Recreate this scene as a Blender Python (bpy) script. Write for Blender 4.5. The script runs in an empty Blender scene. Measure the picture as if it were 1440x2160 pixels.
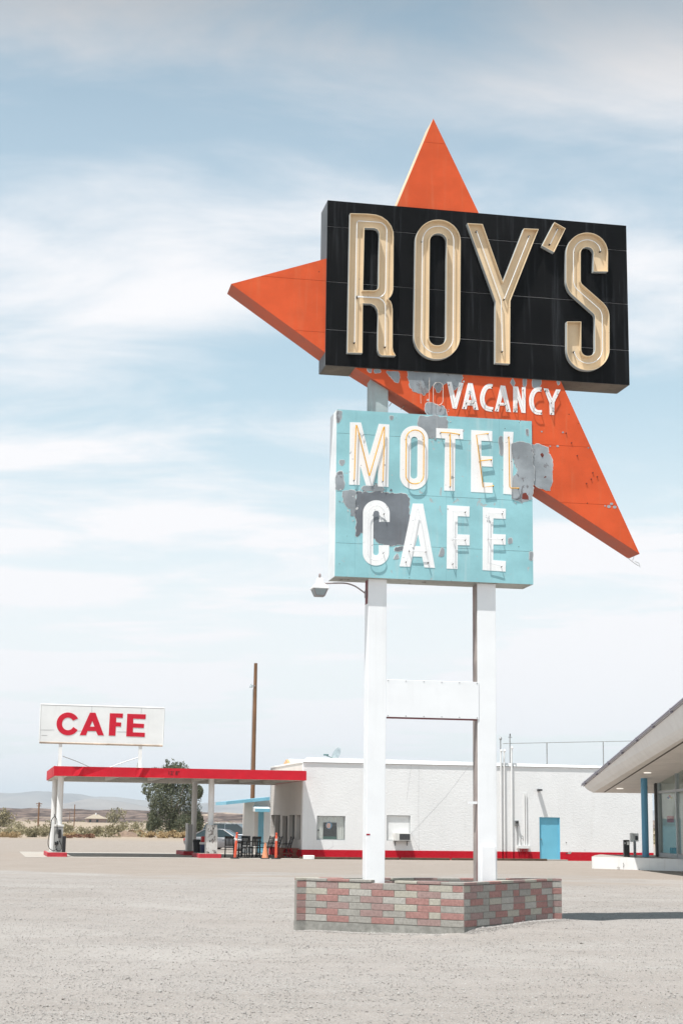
import bpy, math, random
import numpy as np
from mathutils import Vector, Matrix, noise
from mathutils.geometry import tessellate_polygon

# ------------------------------------------------------------------ camera, sky, sun, exposure
sc = bpy.context.scene
COL = sc.collection
FPX, PITCH, ROLL, EYE = 3443.03, 0.18880, 0.01250, 1.6     # focal length for a 1440 x 2160 frame
_f = np.array([0, math.cos(PITCH), math.sin(PITCH)])
_u = np.array([0, -math.sin(PITCH), math.cos(PITCH)])
_r = np.array([1.0, 0, 0])
CR = math.cos(ROLL) * _r + math.sin(ROLL) * _u
CU = -math.sin(ROLL) * _r + math.cos(ROLL) * _u
CF = _f
cam_d = bpy.data.cameras.new('camera')
cam = bpy.data.objects.new('camera', cam_d)
COL.objects.link(cam)
cam_d.sensor_fit = 'VERTICAL'
cam_d.sensor_height = 36.0
cam_d.lens = FPX / 2160 * 36.0
cam_d.clip_end = 60000
cam_d.clip_start = 0.1
cam.matrix_world = Matrix(((CR[0], CU[0], -CF[0], 0), (CR[1], CU[1], -CF[1], 0), (CR[2], CU[2], -CF[2], EYE), (0, 0, 0, 1)))
sc.camera = cam

SUN_TRAVEL = Vector((0.24, 0.295, -1.0)).normalized()
to_sun = -SUN_TRAVEL
SUN_EL = math.asin(to_sun.z)
SUN_AZ = math.atan2(to_sun.x, to_sun.y)          # clockwise from +Y
world = bpy.data.worlds.new('World')
sc.world = world
world.use_nodes = True
wn, wl = world.node_tree.nodes, world.node_tree.links
wn.clear()
w_out = wn.new('ShaderNodeOutputWorld')
w_bg = wn.new('ShaderNodeBackground')
w_bg.inputs['Strength'].default_value = 0.1
sky = wn.new('ShaderNodeTexSky')
sky.sky_type = 'NISHITA'
sky.sun_disc = False
sky.sun_elevation = SUN_EL
sky.sun_rotation = SUN_AZ
sky.altitude = 200
sky.air_density = 1.0
sky.dust_density = 1.5
sky.ozone_density = 1.0


def wmath(op, a, b=None, c=None):
    n = wn.new('ShaderNodeMath')
    n.operation = op
    for i, v in enumerate((a, b, c)):
        if v is None:
            continue
        if isinstance(v, (int, float)):
            n.inputs[i].default_value = v
        else:
            wl.new(v, n.inputs[i])
    return n.outputs[0]


tc = wn.new('ShaderNodeTexCoord')
sep = wn.new('ShaderNodeSeparateXYZ')
wl.new(tc.outputs['Generated'], sep.inputs[0])
den = wmath('ADD', wmath('MAXIMUM', sep.outputs[2], 0.0), 0.10)
px = wmath('DIVIDE', sep.outputs[0], den)
py = wmath('DIVIDE', sep.outputs[1], den)
comb = wn.new('ShaderNodeCombineXYZ')
wl.new(px, comb.inputs[0])
wl.new(py, comb.inputs[1])


SKY_A = (0.62, 0.35, 1.25, 10.2)
SKY_B = (0.80, 0.22, 2.4, 14.2)


def wnoise(scale, rot, stretch, detail, rough, dist, off):
    mp = wn.new('ShaderNodeMapping')
    mp.inputs['Rotation'].default_value = (0, 0, rot)
    mp.inputs['Scale'].default_value = (scale, scale * stretch, 1)
    mp.inputs['Location'].default_value = (off, off * 0.7, 0)
    wl.new(comb.outputs[0], mp.inputs[0])
    nz = wn.new('ShaderNodeTexNoise')
    nz.inputs['Scale'].default_value = 1.0
    nz.inputs['Detail'].default_value = detail
    nz.inputs['Roughness'].default_value = rough
    nz.inputs['Distortion'].default_value = dist
    wl.new(mp.outputs[0], nz.inputs['Vector'])
    return nz.outputs[0]


big = wnoise(SKY_A[0], SKY_A[1], SKY_A[2], 2, 0.5, 0.4, SKY_A[3])
streak = wnoise(SKY_B[0], SKY_B[1], SKY_B[2], 6, 0.55, 0.9, SKY_B[3])
puff = wnoise(2.1, 0.5, 1.5, 7, 0.6, 0.5, 21.3)
cover = wmath('ADD', wmath('ADD', wmath('MULTIPLY', big, 0.72), wmath('MULTIPLY', streak, 0.36)), wmath('MULTIPLY', wmath('SUBTRACT', puff, 0.5), 0.34))
ramp = wn.new('ShaderNodeMapRange')
ramp.interpolation_type = 'SMOOTHSTEP'
ramp.inputs['From Min'].default_value = 0.46
ramp.inputs['From Max'].default_value = 0.68
wl.new(cover, ramp.inputs['Value'])
# the thin cirrus veil is seen through more air, so it closes up towards the horizon
veil = wn.new('ShaderNodeMapRange')
veil.interpolation_type = 'SMOOTHSTEP'
veil.inputs['From Min'].default_value = 0.09
veil.inputs['From Max'].default_value = 0.29
veil.inputs['To Min'].default_value = 1.0
veil.inputs['To Max'].default_value = 0.0
wl.new(sep.outputs[2], veil.inputs['Value'])
mask = wmath('ADD', wmath('MULTIPLY', ramp.outputs[0], 0.66), 0.33)
mask = wmath('MINIMUM', wmath('ADD', mask, wmath('MULTIPLY', veil.outputs[0], 0.55)), 1.0)
# white balance of the clear sky, veil brightest low down
wtint = wn.new('ShaderNodeMix')
wtint.data_type = 'RGBA'
wtint.blend_type = 'MULTIPLY'
wtint.inputs['Factor'].default_value = 1.0
wl.new(sky.outputs[0], wtint.inputs[6])
wtint.inputs[7].default_value = (0.92, 1.32, 1.14, 1)
lum = wn.new('ShaderNodeMapRange')
lum.interpolation_type = 'SMOOTHSTEP'
lum.inputs['From Min'].default_value = 0.36
lum.inputs['From Max'].default_value = 0.56
lum.inputs['To Min'].default_value = 1.0
lum.inputs['To Max'].default_value = 0.24
wl.new(sep.outputs[2], lum.inputs['Value'])
wcl = wn.new('ShaderNodeMix')
wcl.data_type = 'RGBA'
wl.new(lum.outputs[0], wcl.inputs['Factor'])
wcl.inputs[6].default_value = (0, 0, 0, 1)
wcl.inputs[7].default_value = (7.0, 6.95, 7.08, 1)
wmix = wn.new('ShaderNodeMix')
wmix.data_type = 'RGBA'
wl.new(mask, wmix.inputs['Factor'])
wl.new(wtint.outputs[2], wmix.inputs[6])
wl.new(wcl.outputs[2], wmix.inputs[7])
wl.new(wmix.outputs[2], w_bg.inputs['Color'])
wl.new(w_bg.outputs[0], w_out.inputs['Surface'])

sun_d = bpy.data.lights.new('sun', 'SUN')
sun_d.energy = 4.4
sun_d.angle = math.radians(0.55)
sun_d.color = (1.0, 0.975, 0.94)
sun = bpy.data.objects.new('sun', sun_d)
COL.objects.link(sun)
sun.rotation_euler = SUN_TRAVEL.to_track_quat('-Z', 'Y').to_euler()
sun.location = (0, 0, 60)

vs = sc.view_settings
vs.view_transform = 'Standard'
vs.look = 'None'
vs.exposure = 0.53
vs.gamma = 1.0
sc.render.engine = 'CYCLES'
sc.cycles.use_denoising = True
sc.cycles.max_bounces = 6
sc.cycles.transparent_max_bounces = 12
sc.cycles.volume_bounces = 0
sc.cycles.sample_clamp_indirect = 6

# ------------------------------------------------------------------ frames and photo measurements
CAM = np.array([0, 0, EYE])


def ray(x, y):
    return CF + (x - 720) / FPX * CR - (y - 1080) / FPX * CU


def gz(x, y, z=0.0):
    d = ray(x, y)
    return CAM + d * (z - EYE) / d[2]


def at_depth(x, y, Y):
    d = ray(x, y)
    return CAM + d * Y / d[1]


class Frame:
    """A building's or sign's own axes: u to the right along its front, n into its depth."""

    def __init__(s, X, Y, yaw):
        s.X, s.Y, s.yaw = X, Y, yaw
        s.o = np.array([X, Y, 0.0])
        s.u = np.array([math.cos(yaw), math.sin(yaw), 0])
        s.n = np.array([-math.sin(yaw), math.cos(yaw), 0])

    def loc(s, P):
        d = np.asarray(P) - s.o
        return (float(d @ s.u), float(d @ s.n), float(d[2]))

    def W(s, u, n, z=0.0):
        p = s.o + s.u * u + s.n * n
        return (float(p[0]), float(p[1]), float(z))

    def on_n(s, x, y, n=0.0):
        d = ray(x, y)
        return s.loc(CAM + d * ((n - (CAM - s.o) @ s.n) / (d @ s.n)))

    def on_u(s, x, y, u=0.0):
        d = ray(x, y)
        return s.loc(CAM + d * ((u - (CAM - s.o) @ s.u) / (d @ s.u)))


SG = Frame(-0.3029, 26.1364, 0.1927)      # roadside sign
BD = Frame(-1.6267, 77.0902, 0.2100)      # cafe building and canopy
SIGN_W, SIGN_D = 5.3133, 0.5738
Z_BT, Z_BB = 11.9534, 9.0704              # black box
BU0, BU1, Z_UT, Z_UB = 0.21, 3.5611, 8.3295, 5.5417   # blue box


def hgt(x, y):
    z = -0.085 * math.exp(-(((x + 1.0) / 2.2) ** 2 + ((y - 26.2) / 3.0) ** 2))
    z += -0.035 * math.exp(-(((x - 1.6) / 1.6) ** 2 + ((y - 25.0) / 1.6) ** 2))
    z += 0.09 * math.exp(-(((x - 7.0) / 3.0) ** 2 + ((y - 30.5) / 4.0) ** 2))
    ax, ay, bx, by = 1.94, 25.55, 3.73, 28.22
    t = ((x - ax) * (bx - ax) + (y - ay) * (by - ay)) / ((bx - ax) ** 2 + (by - ay) ** 2)
    tc_ = min(max(t, 0.12), 1.0)
    dd_ = math.hypot(x - ax - tc_ * (bx - ax), y - ay - tc_ * (by - ay))
    z += 0.075 * math.exp(-(dd_ / 0.42) ** 2)
    z += -0.27 * math.exp(-(((x + 8.5) / 9.0) ** 2 + ((y - 115.0) / 16.0) ** 2))
    t = min(max((y - 160) / 540.0, 0), 1)
    z += 1.1 * t * t * (3 - 2 * t)
    return z


# ------------------------------------------------------------------ materials
def lin(r, g, b):
    def c(v):
        v /= 255.0
        return v / 12.92 if v <= 0.04045 else ((v + 0.055) / 1.055) ** 2.4
    return (c(r), c(g), c(b), 1.0)


def mul(c, k):
    return (c[0] * k, c[1] * k, c[2] * k, 1.0)


MATS = {}


class NT:
    def __init__(s, name):
        s.m = bpy.data.materials.new(name)
        s.m.use_nodes = True
        s.nt = s.m.node_tree
        s.N, s.L = s.nt.nodes, s.nt.links
        s.b = s.N['Principled BSDF']
        s.out = s.N['Material Output']
        t = s.N.new('ShaderNodeNewGeometry')
        s.co = t.outputs['Position']
        MATS[name] = s.m

    def node(s, typ, **kw):
        n = s.N.new(typ)
        for k, v in kw.items():
            setattr(n, k, v)
        return n

    def mapping(s, scale, src=None, loc=(0, 0, 0), rot=(0, 0, 0)):
        mp = s.N.new('ShaderNodeMapping')
        mp.inputs['Scale'].default_value = scale if hasattr(scale, '__len__') else (scale,) * 3
        mp.inputs['Location'].default_value = loc
        mp.inputs['Rotation'].default_value = rot
        s.L.new(src or s.co, mp.inputs[0])
        return mp.outputs[0]

    def noise(s, scale, detail=4, rough=0.55, dist=0.0, loc=(0, 0, 0), src=None):
        n = s.N.new('ShaderNodeTexNoise')
        n.inputs['Scale'].default_value = 1.0
        n.inputs['Detail'].default_value = detail
        n.inputs['Roughness'].default_value = rough
        n.inputs['Distortion'].default_value = dist
        s.L.new(s.mapping(scale, src, loc), n.inputs['Vector'])
        return n.outputs[0]

    def voro(s, scale, out='Color', feature='F1', loc=(0, 0, 0), rnd=1.0):
        n = s.N.new('ShaderNodeTexVoronoi')
        n.feature = feature
        n.inputs['Scale'].default_value = 1.0
        n.inputs['Randomness'].default_value = rnd
        s.L.new(s.mapping(scale, None, loc), n.inputs['Vector'])
        return n.outputs[out]

    def rng(s, v, a, b, c=0.0, d=1.0, smooth=True):
        n = s.N.new('ShaderNodeMapRange')
        n.interpolation_type = 'SMOOTHSTEP' if smooth else 'LINEAR'
        for k, x in (('From Min', a), ('From Max', b), ('To Min', c), ('To Max', d)):
            n.inputs[k].default_value = x
        s.L.new(v, n.inputs['Value'])
        return n.outputs[0]

    def math(s, op, a, b=None):
        n = s.N.new('ShaderNodeMath')
        n.operation = op
        for i, v in enumerate((a, b)):
            if v is None:
                continue
            if isinstance(v, (int, float)):
                n.inputs[i].default_value = v
            else:
                s.L.new(v, n.inputs[i])
        return n.outputs[0]

    def mix(s, f, a, b, blend='MIX'):
        n = s.N.new('ShaderNodeMix')
        n.data_type = 'RGBA'
        n.blend_type = blend
        for sock, v in ((n.inputs['Factor'], f), (n.inputs[6], a), (n.inputs[7], b)):
            if isinstance(v, (int, float)):
                sock.default_value = v
            elif isinstance(v, tuple):
                sock.default_value = v
            else:
                s.L.new(v, sock)
        return n.outputs[2]

    def color(s, v):
        if isinstance(v, tuple):
            s.b.inputs['Base Color'].default_value = v
        else:
            s.L.new(v, s.b.inputs['Base Color'])

    def rough(s, v, spec=0.5, metal=0.0):
        if isinstance(v, (int, float)):
            s.b.inputs['Roughness'].default_value = v
        else:
            s.L.new(v, s.b.inputs['Roughness'])
        s.b.inputs['Specular IOR Level'].default_value = spec
        s.b.inputs['Metallic'].default_value = metal

    def bump(s, v, strength, dist):
        n = s.N.new('ShaderNodeBump')
        n.inputs['Strength'].default_value = strength
        n.inputs['Distance'].default_value = dist
        s.L.new(v, n.inputs['Height'])
        s.L.new(n.outputs[0], s.b.inputs['Normal'])


def plain(name, col, rough=0.6, var=0.12, scale=6.0, spec=0.4, metal=0.0, bump=0.0):
    t = NT(name)
    n = t.noise(scale, 5, 0.6)
    t.color(t.mix(t.rng(n, 0.3, 0.7), mul(col, 1 - var), mul(col, 1 + var)))
    t.rough(t.rng(n, 0.3, 0.7, rough - 0.06, rough + 0.06), spec, metal)
    if bump:
        t.bump(t.noise(scale * 6, 4), bump, 0.01)
    return t.m


def painted(name, col, rough=0.45, var=0.10, dirt=(0.25, 0.20, 0.15, 1), dirt_amt=0.25, streak=1.0, speck=None, speck_size=9.0, spec=0.4, chips=0.0, chip_col=(0.3, 0.31, 0.33, 1), bump=0.15):
    """Weathered sign paint: slow fading, vertical run-off streaks, small chips and specks."""
    t = NT(name)
    fade = t.noise((1.3, 1.3, 1.6), 5, 0.6)
    st = t.noise((9 * streak, 9 * streak, 0.55), 4, 0.6)
    fine = t.noise(38, 3, 0.6)
    c = t.mix(t.rng(fade, 0.3, 0.72), mul(col, 1 - var), mul(col, 1 + var))
    c = t.mix(t.math('MULTIPLY', t.rng(st, 0.52, 0.78), dirt_amt), c, dirt)
    c = t.mix(t.math('MULTIPLY', t.rng(fine, 0.5, 0.8), 0.10), c, mul(col, 0.6))
    if speck:
        v = t.voro(speck_size, 'Distance', loc=(3.1, 1.7, 0.4))
        k = t.math('MULTIPLY', t.math('LESS_THAN', v, 0.055), t.math('GREATER_THAN', t.noise(1.1, 2), 0.5))
        c = t.mix(k, c, speck)
    if chips:
        ch = t.noise((5, 5, 4.2), 7, 0.66, 0.4, loc=(9, 2, 5))
        k = t.rng(ch, 0.66 - chips, 0.665 - chips)
        c = t.mix(k, c, chip_col)
        t.bump(k, 0.4, -0.004)
    elif bump:
        t.bump(t.noise((2.5, 2.5, 2.2), 3), bump, 0.012)
    t.color(c)
    t.rough(t.rng(fade, 0.3, 0.7, rough - 0.07, rough + 0.09), spec)
    return t.m


def grainy(name, col, scale, var=0.3, rough=0.85, bump=0.6, bdist=0.01, stretch=None):
    t = NT(name)
    sc_ = stretch or (scale,) * 3
    n = t.noise(sc_, 6, 0.65)
    m = t.noise(1.4, 4, 0.6)
    c = t.mix(t.rng(n, 0.28, 0.72), mul(col, 1 - var), mul(col, 1 + var))
    c = t.mix(t.rng(m, 0.3, 0.7, 0, 0.35), c, mul(col, 0.8))
    t.color(c)
    t.rough(rough, 0.25)
    t.bump(n, bump, bdist)
    return t.m


# sign
painted('sign_orange', (0.66, 0.098, 0.030, 1), 0.5, 0.11, (0.60, 0.19, 0.085, 1), 0.42, 1.0, (0.16, 0.03, 0.015, 1), 4.0, 0.2, bump=0.5)
painted('sign_shaded_edge', (0.46, 0.085, 0.035, 1), 0.55, 0.14, (0.2, 0.06, 0.03, 1), 0.35)  # darker copy of the orange: part of the underside shade is in the colour
painted('sign_sunlit_edge', (0.72, 0.56, 0.38, 1), 0.55, 0.12, (0.4, 0.2, 0.1, 1), 0.3)  # cream in place of orange: sun glare painted into the edge colour
painted('sign_black', (0.0042, 0.0042, 0.0046, 1), 0.5, 0.3, (0.06, 0.063, 0.07, 1), 0.42, 1.3, None, 5.0, 0.14, bump=0.4)
painted('sign_black_edge', (0.115, 0.125, 0.135, 1), 0.6, 0.25, (0.22, 0.24, 0.25, 1), 0.5, 1.6)
painted('sign_seam', (0.42, 0.42, 0.42, 1), 0.7, 0.5, (0.02, 0.02, 0.02, 1), 0.95, 0.5)
painted('sign_blue', (0.295, 0.555, 0.595, 1), 0.5, 0.12, (0.43, 0.60, 0.62, 1), 0.60, 0.8, (0.10, 0.10, 0.10, 1), 6.0, 0.25, 0.022, (0.40, 0.47, 0.48, 1))
painted('sign_blue_side', (0.80, 0.82, 0.83, 1), 0.55, 0.08, (0.5, 0.55, 0.56, 1), 0.35)
painted('sign_blue_seam', (0.55, 0.62, 0.62, 1), 0.7, 0.3, (0.2, 0.2, 0.2, 1), 0.6, 3.0)
painted('letter_white', (0.88, 0.875, 0.87, 1), 0.5, 0.03, (0.6, 0.58, 0.57, 1), 0.15, 1.2, (0.12, 0.05, 0.04, 1), 8.0, 0.4, 0.02, (0.42, 0.44, 0.45, 1))
painted('letter_white_worn', (0.87, 0.865, 0.86, 1), 0.55, 0.05, (0.55, 0.54, 0.54, 1), 0.25, 1.5, (0.12, 0.05, 0.04, 1), 8.0, 0.4, 0.06, (0.40, 0.42, 0.43, 1))
painted('letter_cream', (0.72, 0.57, 0.385, 1), 0.5, 0.06, (0.58, 0.38, 0.18, 1), 0.22, 1.0, (0.2, 0.08, 0.03, 1), 8.0)
painted('letter_side', (0.50, 0.53, 0.53, 1), 0.5, 0.1, (0.35, 0.3, 0.22, 1), 0.3)
plain('neon_glass', (0.82, 0.82, 0.82, 1), 0.18, 0.04, 30, 0.6)
plain('neon_amber', (0.85, 0.43, 0.04, 1), 0.2, 0.1, 30, 0.6)
plain('neon_dull', (0.70, 0.62, 0.55, 1), 0.25, 0.1, 30, 0.6)
plain('insulator', (0.03, 0.02, 0.015, 1), 0.5, 0.3, 40)
painted('bare_zinc', (0.30, 0.325, 0.345, 1), 0.55, 0.28, (0.46, 0.47, 0.48, 1), 0.65, 0.9, (0.15, 0.08, 0.06, 1), 9.0, 0.4, 0.06, (0.20, 0.20, 0.21, 1))
painted('flake_edge', (0.62, 0.63, 0.62, 1), 0.7, 0.25, (0.3, 0.28, 0.27, 1), 0.6)
painted('bare_slate', (0.165, 0.18, 0.20, 1), 0.55, 0.22, (0.12, 0.09, 0.085, 1), 0.5, 0.8)
painted('bare_rust', (0.16, 0.035, 0.025, 1), 0.8, 0.3, (0.08, 0.03, 0.02, 1), 0.5)
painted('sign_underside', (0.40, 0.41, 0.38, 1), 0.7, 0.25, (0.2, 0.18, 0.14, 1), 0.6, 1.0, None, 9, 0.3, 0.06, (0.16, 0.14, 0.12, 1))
painted('sign_black_underside', (0.13, 0.11, 0.085, 1), 0.75, 0.35, (0.05, 0.035, 0.025, 1), 0.6, 1.0)
painted('post_white', (0.86, 0.865, 0.875, 1), 0.4, 0.03, (0.62, 0.62, 0.62, 1), 0.22, 0.6)
painted('post_primer', (0.33, 0.28, 0.26, 1), 0.7, 0.35, (0.17, 0.035, 0.045, 1), 0.85, 1.0)
painted('post_bare', (0.36, 0.42, 0.42, 1), 0.6, 0.2, (0.32, 0.24, 0.25, 1), 0.6, 0.8)
painted('steel_maroon', (0.20, 0.06, 0.065, 1), 0.6, 0.25, (0.3, 0.2, 0.18, 1), 0.4)
plain('lamp_white', (0.78, 0.78, 0.77, 1), 0.35, 0.05, 12)
plain('lamp_frame', (0.32, 0.27, 0.27, 1), 0.5, 0.15, 12)
plain('sticker_red', (0.35, 0.01, 0.03, 1), 0.5, 0.1, 30)

# planter
grainy('brick_red', (0.36, 0.20, 0.18, 1), 26, 0.22, 0.9, 0.5, 0.006)
grainy('brick_rose', (0.335, 0.232, 0.215, 1), 30, 0.20, 0.9, 0.5, 0.006)
grainy('brick_grey', (0.335, 0.318, 0.288, 1), 26, 0.2, 0.9, 0.5, 0.006)
grainy('brick_tan', (0.42, 0.395, 0.335, 1), 30, 0.17, 0.9, 0.5, 0.006)
grainy('brick_pale', (0.42, 0.40, 0.365, 1), 28, 0.18, 0.9, 0.5, 0.006)
grainy('mortar', (0.33, 0.31, 0.28, 1), 50, 0.25, 0.95, 0.6, 0.004)
grainy('footing', (0.30, 0.29, 0.265, 1), 9, 0.28, 0.95, 0.5, 0.01)


def gravel_ground():
    t = NT('ground_gravel')
    sep_ = t.N.new('ShaderNodeSeparateXYZ')
    t.L.new(t.co, sep_.inputs[0])
    peb = t.voro(85, 'Color')
    pebd = t.voro(85, 'Distance')
    peb2 = t.voro(19, 'Color', loc=(5, 2, 0))
    n1 = t.noise(0.33, 6, 0.62)
    n2 = t.noise(2.6, 5, 0.6, loc=(4, 1, 0))
    n3 = t.noise(85, 3, 0.7)
    s = t.N.new('ShaderNodeSeparateColor')
    t.L.new(peb, s.inputs[0])
    s2 = t.N.new('ShaderNodeSeparateColor')
    t.L.new(peb2, s2.inputs[0])
    g0, g1 = (0.235, 0.213, 0.196, 1), (0.415, 0.382, 0.356, 1)
    c = t.mix(t.rng(s.outputs[0], 0.05, 0.95, smooth=False), g0, g1)
    c = t.mix(t.math('MULTIPLY', t.math('GREATER_THAN', s.outputs[1], 0.86), 0.6), c, (0.19, 0.165, 0.15, 1))
    c = t.mix(t.math('MULTIPLY', t.math('GREATER_THAN', s2.outputs[1], 0.9), 0.25), c, (0.44, 0.37, 0.32, 1))
    c = t.mix(t.rng(n1, 0.35, 0.66, 0.0, 0.55), c, (0.335, 0.30, 0.276, 1))
    c = t.mix(t.rng(n2, 0.45, 0.72, 0.0, 0.40), c, (0.262, 0.24, 0.223, 1))
    c = t.mix(t.rng(n3, 0.2, 0.8, 0.0, 0.2), c, (0.44, 0.42, 0.40, 1))
    drift = t.noise((0.16, 0.34, 1), 6, 0.6, 0.8, loc=(2, 9, 0))
    c = t.mix(t.rng(drift, 0.42, 0.70, 0.0, 0.34), c, (0.245, 0.212, 0.185, 1))
    drift2 = t.noise((0.22, 0.30, 1), 4, 0.55, 0.5, loc=(12, 4, 0))
    c = t.mix(t.rng(drift2, 0.48, 0.75, 0.0, 0.4), c, (0.43, 0.405, 0.38, 1))
    # further back the crushed stone thins out and tan desert dirt takes over
    edge = t.math('ADD', sep_.outputs[1], t.rng(t.noise(0.12, 4, 0.6, loc=(8, 8, 0)), 0.2, 0.8, -7, 7))
    dirt = t.mix(t.noise(0.6, 6, 0.65), (0.27, 0.222, 0.184, 1), (0.40, 0.345, 0.30, 1))
    dirt = t.mix(t.rng(s.outputs[2], 0.0, 1.0, 0, 0.5), dirt, (0.22, 0.185, 0.16, 1))
    far = t.math('MULTIPLY', t.rng(edge, 50.0, 53.5), 0.8)
    c = t.mix(far, c, dirt)
    sand = t.mix(t.noise(0.05, 6, 0.6), (0.29, 0.225, 0.165, 1), (0.41, 0.335, 0.26, 1))
    c = t.mix(t.rng(sep_.outputs[1], 130, 165), c, sand)
    t.color(c)
    t.rough(0.95, 0.15)
    h = t.math('ADD', t.math('MULTIPLY', t.rng(pebd, 0.0, 0.6, 1.0, 0.0), 0.7), t.math('MULTIPLY', n3, 0.5))
    t.bump(t.math('ADD', h, t.math('MULTIPLY', n2, 1.2)), 0.8, 0.010)
    return t.m


gravel_ground()
grainy('pebble_grey', (0.35, 0.326, 0.308, 1), 14, 0.35, 0.95, 0.2)
grainy('pebble_light', (0.46, 0.437, 0.415, 1), 14, 0.2, 0.95, 0.2)
grainy('pebble_dark', (0.235, 0.21, 0.195, 1), 14, 0.3, 0.95, 0.2)
grainy('concrete_pad', (0.41, 0.375, 0.335, 1), 5, 0.12, 0.95, 0.3)


def stucco(name, col, stain=0.12):
    t = NT(name)
    n = t.noise((9.0, 9.0, 14.0), 5, 0.62, 0.5)
    n2 = t.noise(28, 3, 0.6)
    n3 = t.noise((0.9, 0.9, 0.5), 5, 0.6)
    st = t.noise((5, 5, 0.3), 4, 0.6)
    c = t.mix(t.rng(n3, 0.3, 0.7), mul(col, 0.95), col)
    c = t.mix(t.rng(st, 0.55, 0.8, 0, stain), c, (0.5, 0.47, 0.42, 1))
    t.color(c)
    t.rough(0.9, 0.15)
    t.bump(t.math('ADD', n, t.math('MULTIPLY', n2, 0.5)), 0.5, 0.026)
    return t.m


stucco('stucco_white', (0.84, 0.835, 0.83, 1))
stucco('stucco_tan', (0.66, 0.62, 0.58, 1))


stucco('base_red', (0.54, 0.012, 0.026, 1), 0.02)
painted('trim_white', (0.80, 0.80, 0.79, 1), 0.6, 0.04, (0.6, 0.58, 0.55, 1), 0.25)
painted('canopy_red', (0.60, 0.018, 0.034, 1), 0.55, 0.08, (0.60, 0.05, 0.06, 1), 0.3, 0.5, spec=0.15)
painted('canopy_soffit', (0.62, 0.59, 0.54, 1), 0.7, 0.12, (0.4, 0.35, 0.3, 1), 0.3)
painted('canopy_beam', (0.66, 0.63, 0.59, 1), 0.7, 0.1, (0.4, 0.35, 0.3, 1), 0.3)
plain('shadow_gap', (0.03, 0.028, 0.025, 1), 0.8, 0.2)
painted('column_white', (0.78, 0.775, 0.76, 1), 0.5, 0.06, (0.55, 0.5, 0.45, 1), 0.3)
painted('rust_edge', (0.50, 0.40, 0.32, 1), 0.8, 0.3, (0.28, 0.14, 0.08, 1), 0.6)
painted('letter_red', (0.58, 0.018, 0.04, 1), 0.6, 0.05, (0.6, 0.06, 0.07, 1), 0.2, spec=0.15)
plain('letter_black', (0.012, 0.012, 0.012, 1), 0.6, 0.1)
painted('door_blue', (0.17, 0.50, 0.66, 1), 0.42, 0.05, (0.2, 0.42, 0.5, 1), 0.3)
painted('trim_blue', (0.22, 0.52, 0.66, 1), 0.5, 0.08, (0.5, 0.6, 0.65, 1), 0.3)
painted('column_blue', (0.10, 0.29, 0.44, 1), 0.4, 0.06, (0.12, 0.26, 0.34, 1), 0.25)
plain('frame_dark', (0.05, 0.045, 0.042, 1), 0.5, 0.2)
plain('frame_grey', (0.34, 0.36, 0.365, 1), 0.35, 0.1, 6, 0.5, 0.4)
plain('curtain', (0.76, 0.73, 0.71, 1), 0.9, 0.06, 3)
plain('poster_black', (0.018, 0.02, 0.022, 1), 0.5, 0.3, 9)
plain('poster_pink', (0.62, 0.36, 0.32, 1), 0.5, 0.2, 20)
plain('poster_blue', (0.12, 0.26, 0.40, 1), 0.5, 0.2, 20)
plain('poster_green', (0.06, 0.14, 0.12, 1), 0.5, 0.2, 20)
plain('appliance_white', (0.70, 0.69, 0.66, 1), 0.45, 0.06)
plain('appliance_grille', (0.10, 0.10, 0.105, 1), 0.5, 0.2, 20)
plain('metal_grey', (0.30, 0.30, 0.30, 1), 0.45, 0.15, 12, 0.5, 0.5)
plain('metal_dark', (0.06, 0.06, 0.065, 1), 0.45, 0.2, 12, 0.5, 0.3)
plain('dish_grey', (0.30, 0.35, 0.37, 1), 0.4, 0.08, 8)
plain('dish_arm', (0.10, 0.20, 0.20, 1), 0.5, 0.1)
plain('plywood_tan', (0.62, 0.36, 0.18, 1), 0.7, 0.1)
plain('wire_grey', (0.18, 0.18, 0.18, 1), 0.6, 0.1)
painted('pipe_white', (0.78, 0.775, 0.765, 1), 0.5, 0.05, (0.6, 0.55, 0.5, 1), 0.3)
grainy('wood_pole', (0.215, 0.115, 0.062, 1), 10, 0.35, 0.85, 0.6, 0.02, (16, 16, 0.8))
grainy('wood_tie', (0.10, 0.066, 0.045, 1), 10, 0.4, 0.9, 0.8, 0.02, (2, 14, 14))
grainy('wood_bench', (0.14, 0.045, 0.03, 1), 10, 0.3, 0.6, 0.3)
grainy('bark', (0.16, 0.125, 0.10, 1), 8, 0.35, 0.95, 0.8)


def leafy(name, a, b, translucent=0.25):
    t = NT(name)
    oi = t.N.new('ShaderNodeObjectInfo')
    geo = t.N.new('ShaderNodeNewGeometry')
    c = t.mix(geo.outputs['Random Per Island'], a, b)
    t.color(c)
    t.rough(0.75, 0.2)
    if translucent:
        tr = t.N.new('ShaderNodeBsdfTranslucent')
        t.L.new(c, tr.inputs['Color'])
        mx = t.N.new('ShaderNodeMixShader')
        mx.inputs[0].default_value = translucent
        t.L.new(t.b.outputs[0], mx.inputs[1])
        t.L.new(tr.outputs[0], mx.inputs[2])
        t.L.new(mx.outputs[0], t.out.inputs['Surface'])
    return t.m


leafy('leaf_pepper', (0.07, 0.085, 0.048, 1), (0.215, 0.222, 0.145, 1))
leafy('leaf_creosote', (0.165, 0.145, 0.08, 1), (0.36, 0.315, 0.20, 1))
leafy('leaf_dry', (0.30, 0.205, 0.105, 1), (0.52, 0.39, 0.22, 1))
leafy('leaf_rusty', (0.22, 0.11, 0.07, 1), (0.34, 0.20, 0.13, 1))

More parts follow.
